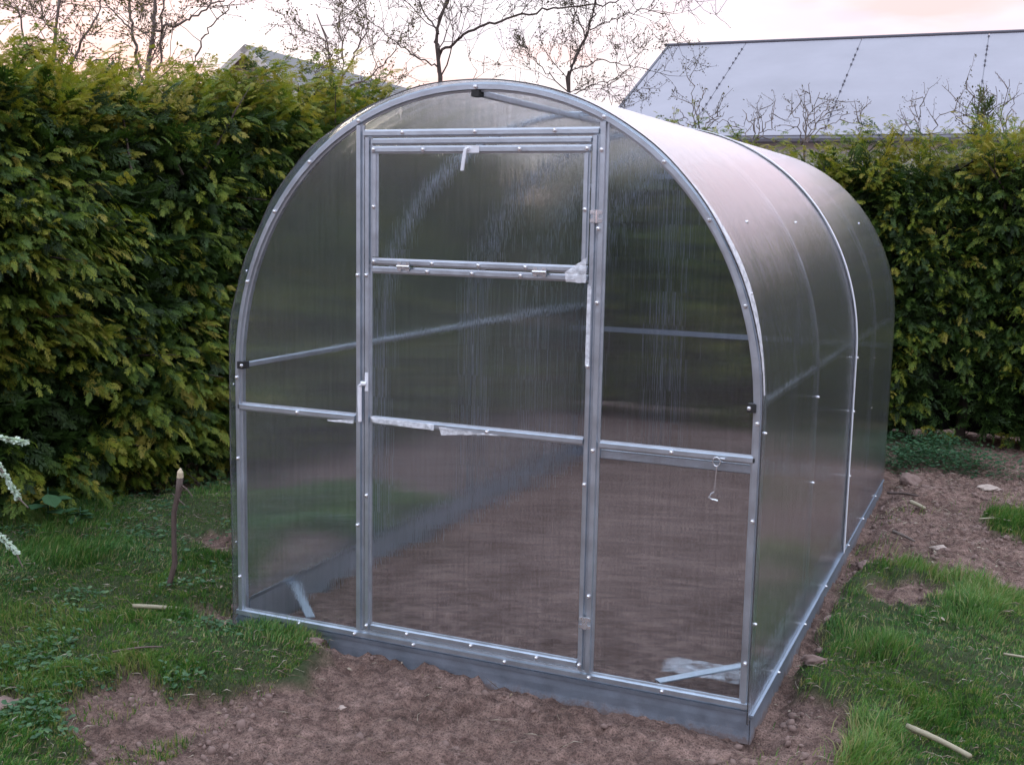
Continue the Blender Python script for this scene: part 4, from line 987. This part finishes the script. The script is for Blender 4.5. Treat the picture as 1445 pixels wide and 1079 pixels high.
def blades(n, x0, x1, y0, y1, hmean, name):
    x, y = scatter(n, x0, x1, y0, y1, tgrass); n = len(x); z = height(x, y)
    tall = sstep(-.2, .5, fbm(x*3.3+5, y*3.3, 3, 61)); h = hmean*(.45+1.15*tall)*rng.uniform(.5, 1.5, n); a = rng.uniform(0, 2*math.pi, n)
    comb = fbm(x*2, y*2, 2, 15)*3.0; la = comb+rng.normal(0, .9, n); lean = rng.uniform(.15, .95, n)*h
    w = rng.uniform(.0012, .0024, n)
    ca, sa = np.cos(a), np.sin(a); lx, ly = np.cos(la)*lean, np.sin(la)*lean
    p = np.stack([x, y, z-.004], 1)
    o1 = np.stack([ca*w, sa*w, 0*w], 1); mid = p+np.stack([lx*.32, ly*.32, h*.55], 1); tip = p+np.stack([lx, ly, h*(1-.35*(lean/h)**2)], 1)
    V = np.stack([p-o1, p+o1, mid-o1*.8, mid+o1*.8, tip], 1).reshape(-1, 3)
    b_ = np.arange(n)[:, None]*5; F = np.concatenate([b_+[0, 1, 3], b_+[0, 3, 2], b_+[2, 3, 4]])
    tv = np.clip(rng.normal(.42, .15, n)+.28*fbm(x*1.6, y*1.6, 3, 90)+.10*tall, 0, .9); dry = rng.uniform(0, 1, n) < (.10+.12*(1-tall)+.3*(turf(x, y) < .8)); tv = np.where(dry, rng.uniform(.86, 1, n), tv)
    o = mk(name, V, F, 'grass', attr={'tint': np.repeat(tv, 5)}); tag(o, 'short ragged garden grass around the bare soil', 'grass', kind='stuff')
blades(420000, -2.3, .5, -1.5, 2.4, .036, 'grass')
blades(300000, 2.12, 3.9, -1.2, 4.3, .044, 'grass')
# low broad-leaved weeds in the left turf and under the hedges
LEAF = (np.array([(0,0,0), (.3,.2,.06), (.7,.24,.05), (1,0,-.06), (.7,-.24,.05), (.3,-.2,.06)])*1.0, np.array([[0,1,2,3],[0,3,4,5]]))
def weeds(n, x0, x1, y0, y1, fn, size, tint, name, label, mat='weed', flat=.5, lift=.01):
    x, y = scatter(n, x0, x1, y0, y1, fn); n = len(x); z = height(x, y)+rng.uniform(.0, lift, n)
    a = rng.uniform(0, 2*math.pi, n); X = np.stack([np.cos(a), np.sin(a), rng.uniform(.0, .8, n)*flat], 1); Z = np.stack([rng.normal(0, .3, n), rng.normal(0, .3, n), np.ones(n)], 1)
    o = assemble([LEAF], np.stack([x, y, z], 1), X, Z, rng.uniform(.5, 1.3, n)*size, np.clip(rng.normal(tint, .2, n), 0, 1), name, mat); tag(o, label, name.replace('_', ' '), kind='stuff')
weeds(30000, -2.2, .3, -1.2, 1.4, lambda x, y: np.where(clear_of_house(x, y), turf(x, y)*sstep(-.1, .45, fbm(x*2.6, y*2.6, 3, 55)), 0), .028, .5, 'ground_weeds', 'low broad-leaved weeds mixed into the left-hand turf', lift=.03)
weeds(26000, 1.9, 5.2, 4.55, 5.5, lambda x, y: sstep(-.4, .3, fbm(x*2.6, y*2.6, 3, 56))*sstep(4.5, 4.9, y+.15*fbm(x*3, y*0, 2, 4)), .030, .25, 'ground_cover', 'dark low ground cover at the foot of the rear hedge', lift=.16)
weeds(12000, -2.3, -.6, .2, 2.6, lambda x, y: .5*sstep(-.1, .4, fbm(x*2.6, y*2.6, 3, 57))*sstep(.15, .9, y-x*.0-.6*(-(x+1)*.9)-.2), .030, .25, 'undergrowth', 'sparse dark undergrowth at the foot of the left hedge', lift=.08)
def littermask(x, y):
    near = .05+.0*x; back = sstep(2.1, 2.9, y)*sstep(2.1, 2.2, x)*1.0; lft = .35*(x < -.2)*(y > -.1)
    return np.where(clear_of_house(x, y), (near+back+lft)*sstep(-.35, .4, fbm(x*2.5, y*2.5, 3, 44)), 0)
weeds(15000, -2.2, 4.2, -1.4, 5.2, littermask, .020, .5, 'leaf_litter', 'dry leaf and straw litter strewn over the dug soil', 'dryleaf', .9, .012)
# straw-like dead stems
x, y = scatter(20000, -2.2, 4.0, -1.4, 4.9, lambda x, y: np.where(clear_of_house(x, y), .10+.55*turf(x, y)+.45*(y > 2.2)+1.1*(turf(x, y) > .03)*(turf(x, y) < .9)+1.0*np.exp(-((x-2.255)**2+(y-0.182)**2)/.008), 0)); n = len(x); z = height(x, y)+.008
a = rng.uniform(0, 2*math.pi, n); l = rng.uniform(.02, .075, n); w = rng.uniform(.0008, .0018, n); dx, dy = np.cos(a), np.sin(a); el = rng.uniform(-.1, .35, n)*l
p = np.stack([x, y, z], 1); q = p+np.stack([dx*l, dy*l, el], 1); mid = (p+q)/2+np.stack([-dy*l*.12, dx*l*.12, .1*l], 1); s_ = np.stack([-dy*w, dx*w, 0*w], 1); u_ = np.array([0, 0, 1])*w[:, None]
V = np.stack([p-s_, p+s_, mid-s_, mid+s_, mid+u_*2, q], 1).reshape(-1, 3); b_ = np.arange(n)[:, None]*6
F = np.concatenate([b_+[0,1,3], b_+[0,3,2], b_+[2,3,5], b_+[0,2,4], b_+[1,4,3], b_+[2,5,4], b_+[3,4,5]])
o = mk('straw', V, F, 'dryleaf', attr={'tint': np.repeat(np.clip(rng.normal(.6, .25, n), 0, 1), 6)}); tag(o, 'dead straw stems scattered over turf and soil', 'straw', kind='stuff')
# crumbs of earth
import bmesh
def lump(seed, amp=.35, sub=2):
    bm = bmesh.new(); bmesh.ops.create_icosphere(bm, subdivisions=sub, radius=1); r = random.Random(seed); ox = r.uniform(0, 50)
    for v in bm.verts:
        c = v.co; f = 1+amp*float(fbm(c.x*1.3+ox+c.z, c.y*1.3-ox+c.z*.7, 3, seed)); v.co = Vector((c.x*f, c.y*f*.85, c.z*f*.6))
    V = np.array([v.co[:] for v in bm.verts]); F = np.array([[v.index for v in f.verts] for f in bm.faces]); bm.free(); return V, F
LUM = [lump(k, .5, 1) for k in range(5)]
x, y = scatter(60000, -1.6, 4.0, -1.4, 4.8, lambda x, y: np.where(clear_of_house(x, y), (1-turf(x, y))*(.25+.75*sstep(0, .5, fbm(x*3.5, y*3.5, 3, 66)))*(.5+.5*(x > 2.05)), 0)); n = len(x)
o = assemble(LUM, np.stack([x, y, height(x, y)], 1), rng.normal(0, 1, (n, 3)), rng.normal(0, 1, (n, 3))+[0, 0, 1.5], .0035+.020*rng.uniform(0, 1, n)**6, rng.uniform(0, 1, n), 'soil_crumbs', 'clod'); tag(o, 'crumbs of dark earth over the dug ground', 'soil crumbs', kind='stuff')

# ------------------------------------------------------------------ single small things
def gh_at(x, y): return float(height(np.array([x]), np.array([y]))[0])
def stick(name, label, pts, r, mat, cat='stick', ends=None):
    root = empty(name, tuple(pts[0])); b = MB(); b.tube(pts, r, 8); b.build('shaft', mat, root, True)
    if ends: e = MB(); e.tube(*ends); e.build('broken_end', 'wood_raw', root)
    tag(root, label, cat); return root
sx, sy = -.535, .175; z0 = gh_at(sx, sy); top = [(-.51, .15, z0+.66)]
S0 = np.array([sx, sy, z0-.05])
P_ = [S0, S0+[.028,0,.10], S0+[.055,0,.18], S0+[.052,0,.29], S0+[.056,.0,.41], S0+[.082,0,.50], S0+[.094,0,.57]]
root = stick('garden_stake', 'crooked brown stick stuck upright in the turf left of the greenhouse', P_, [.013,.012,.0125,.011,.012,.013,.0145], 'stick', 'stick',
      ([S0+[.094,0,.57], S0+[.098,-.004,.595], S0+[.102,-.006,.61]], [.015, .013, .004], 7))
b = MB(); q = S0+[.090,0,.54]; b.tube([q, q+[.04,0,.012-.03], q+[.07,0,-.05]], [.004,.003,.002], 5); q = S0+[.082,0,.48]; b.tube([q, q+[-.035,0,.012]], [.004,.002], 5); b.tube([q, q+[.03,0,.05]], [.004,.002], 5); b.tube([q+[0,0,-.01], q+[.04,0,-.035]], [.004,.002], 5); b.build('twig_stub', 'stick', root)
def lying(name, label, x0, y0, x1, y1, r0, r1, mat, cat='stick', bend=.01, lift=.02, n=7):
    pts = []
    for i in range(n):
        f = i/(n-1); x = x0+(x1-x0)*f; y = y0+(y1-y0)*f+bend*math.sin(math.pi*f); pts.append(np.array([x, y, 0]))
    za, zb = gh_at(x0, y0), gh_at(x1, y1); zz = max(gh_at(p[0], p[1])-(za+(zb-za)*i/(n-1)) for i, p in enumerate(pts))
    for i, p in enumerate(pts): p[2] = za+(zb-za)*i/(n-1)+max(0, zz)*.7+r0+lift
    return stick(name, label, pts, [r0+(r1-r0)*i/(n-1) for i in range(n)], mat, cat)
lying('peeled_stick', 'pale peeled stick lying in the grass at the bottom right', 2.600, .085, 2.80, -.06, .010, .0085, 'wood_peeled', lift=.020)
lying('split_stick', 'flat pale yellow splinter of wood lying left of the greenhouse corner', -.50, -.075, -.31, .06, .009, .011, 'wood_peeled', lift=.012)
lying('root_piece', 'thin brown root on the soil beside the rear end of the greenhouse', 2.17, 3.66, 2.36, 3.55, .009, .006, 'stick', 'root', .03)
lying('wood_piece', 'pale stubby piece of wood on the dug soil behind the right turf', 2.33, 3.35, 2.42, 3.32, .014, .010, 'wood_peeled', 'wood')
lying('grey_stick', 'weathered grey stick on the soil near the middle of the right side', 2.30, 2.72, 2.42, 2.60, .010, .006, 'barkpale')
lying('curved_twig', 'pale curved twig lying beside the small grass tuft at the right edge', 2.72, 3.05, 2.88, 3.02, .005, .003, 'wood_peeled', 'twig', .04)
lying('dark_twig', 'thin twig lying across the bare patch in the left turf', -.17, -.55, -.02, -.45, .004, .003, 'stick', 'twig', .02)
lying('straw_stalk', 'thin pale stalk lying at the right frame edge in the turf', 2.88, .95, 3.05, .93, .005, .004, 'wood_peeled', 'stalk', lift=.03)
def stone(label, x, y, s, mat='stone', name='stone', cat='stone', seed=0, flat=.7):
    V, F = lump(seed+100, .7, 4); V = V*(1+.10*fbm(V[:, 0]*7+seed, V[:, 1]*7+V[:, 2]*5, 3, seed))[:, None]; z = gh_at(x, y); o = mk(name, V*s*np.array([1, .8, flat]), F, mat, None, True); o.location = (x, y, z+s*.25); o.rotation_euler = (0, 0, seed*1.3); tag(o, label, cat)
stone('small round pinkish stone on the front soil left of centre', *(0.795, -0.493), .014, seed=1)
stone('tan stone resting on the soil past the back right turf', 2.55, 2.62, .045, seed=2, flat=.5)
stone('pale flat stone at the right edge of the dug soil', 2.98, 3.55, .05, seed=3, flat=.5)
stone('large earth clod beside the rear corner of the greenhouse', 2.26, 4.18, .085, 'clod', 'clod', 'clod', 4, .8)
stone('red-brown heap of earth next to the rear corner clod', 2.40, 4.02, .07, 'clod', 'clod', 'clod', 5, .6)
stone('earth clod in the trench by the front right corner', 2.20, .18, .035, 'clod', 'clod', 'clod', 6)
stone('brown earth clod leaning on the turf edge along the right wall', 2.215, .62, .045, 'clod', 'clod', 'clod', 7)
stone('long broken clod halfway along the right wall trench', 2.19, 1.15, .035, 'clod', 'clod', 'clod', 8)
stone('dark clod where the right turf begins behind', 2.23, 2.15, .05, 'clod', 'clod', 'clod', 9)
stone('grassy root clod at the corner of the left turf by the base board', .42, -.12, .045, 'clod', 'clod', 'clod', 10, .6)
stone('dark upturned clod at the left frame edge', *(-0.279, -0.958), .09, 'clod', 'clod', 'clod', 11, .5)
stone('light brown clod among the leaves under the rear hedge', 2.75, 4.35, .06, 'stone', 'clod', 'clod', 12, .5)
stone('grey clod pushed up at the far right of the dug bed', 3.02, 3.95, .07, 'clod', 'clod', 'clod', 13, .6)

# two leafy seedlings under the left hedge
def seedling(label, x, y, h, n, s, seed):
    R_ = random.Random(seed); z = gh_at(x, y); root = empty('broadleaf_plant', (x, y, z)); b = MB(); b.tube([(x, y, z-.02), (x+.01, y, z+h*.6), (x, y+.01, z+h)], [.005, .004, .003], 6); b.build('stem', 'weed', root)
    b.T = []
    for k in range(n):
        a = k*2.4+R_.uniform(-.3, .3); q = np.array([x, y, z+h*(.35+.65*k/n)]); X = np.array([math.cos(a), math.sin(a), R_.uniform(-.5, .25)]); X /= np.linalg.norm(X); Y = np.cross((0, 0, 1), X); Y /= np.linalg.norm(Y); Z = np.cross(X, Y)
        V = [q+s*(v[0]*X+v[1]*Y*1.5+v[2]*Z) for v in LEAF[0]]; V2 = [v-Z*.0015 for v in V]
        o_ = mk('leaf', V+V2, [(0,1,2,3), (0,3,4,5), (9,8,7,6), (11,10,9,6)], 'weed', attr={'tint': [.3+.3*R_.random()]*12}); child(o_, root)
    tag(root, label, 'plant')
seedling('larger broad-leaved plant with pointed leaves under the left hedge', -1.78, .72, .20, 7, .13, 1)
seedling('lower many-leaved plant at the dark foot of the left hedge', -1.64, .80, .10, 8, .08, 2)

# pale frosted sprays of a young shrub leaning in from the left
D_ = 4.6
pb = at(-110, 700, D_); root = empty('pale_shrub', (pb[0], pb[1], 0)); tag(root, 'frosty pale green arching sprays reaching in at the left edge', 'shrub')
b = MB(); lv = []
for k, pts in enumerate(([(-110,900),(-90,640),(-40,600),(0,617),(34,624)], [(-110,900),(-80,640),(-20,630),(8,672),(24,700),(40,716)], [(-110,900),(-70,760),(-25,742),(0,756),(22,778),(32,800)])):
    W_ = [at(x, y, D_+.05*k) for x, y in pts]; W_[0][2] = -.05
    b.tube(W_, list(np.linspace(.012, .002, len(W_))), 6)
    for i in range(2, 5):
        for f in np.linspace(0, 1, 34):
            p_ = W_[i-1]*(1-f)+W_[i]*f; dd = (W_[i]-W_[i-1]); lv.append((p_, dd/np.linalg.norm(dd), 1))
b.build('stem', 'barkpale', root)
P_ = np.array([l_[0] for l_ in lv]).repeat(5, 0); n = len(P_); X = np.array([l_[1] for l_ in lv]).repeat(5, 0)+rng.normal(0, .38, (n, 3))
assemble([LEAF], P_+rng.normal(0, .004, (n, 3)), X, rng.normal(0, 1, (n, 3)), rng.uniform(.012, .024, n), np.clip(rng.normal(.7, .2, n), 0, 1), 'leaves', 'pale', root)['kind'] = 'stuff'
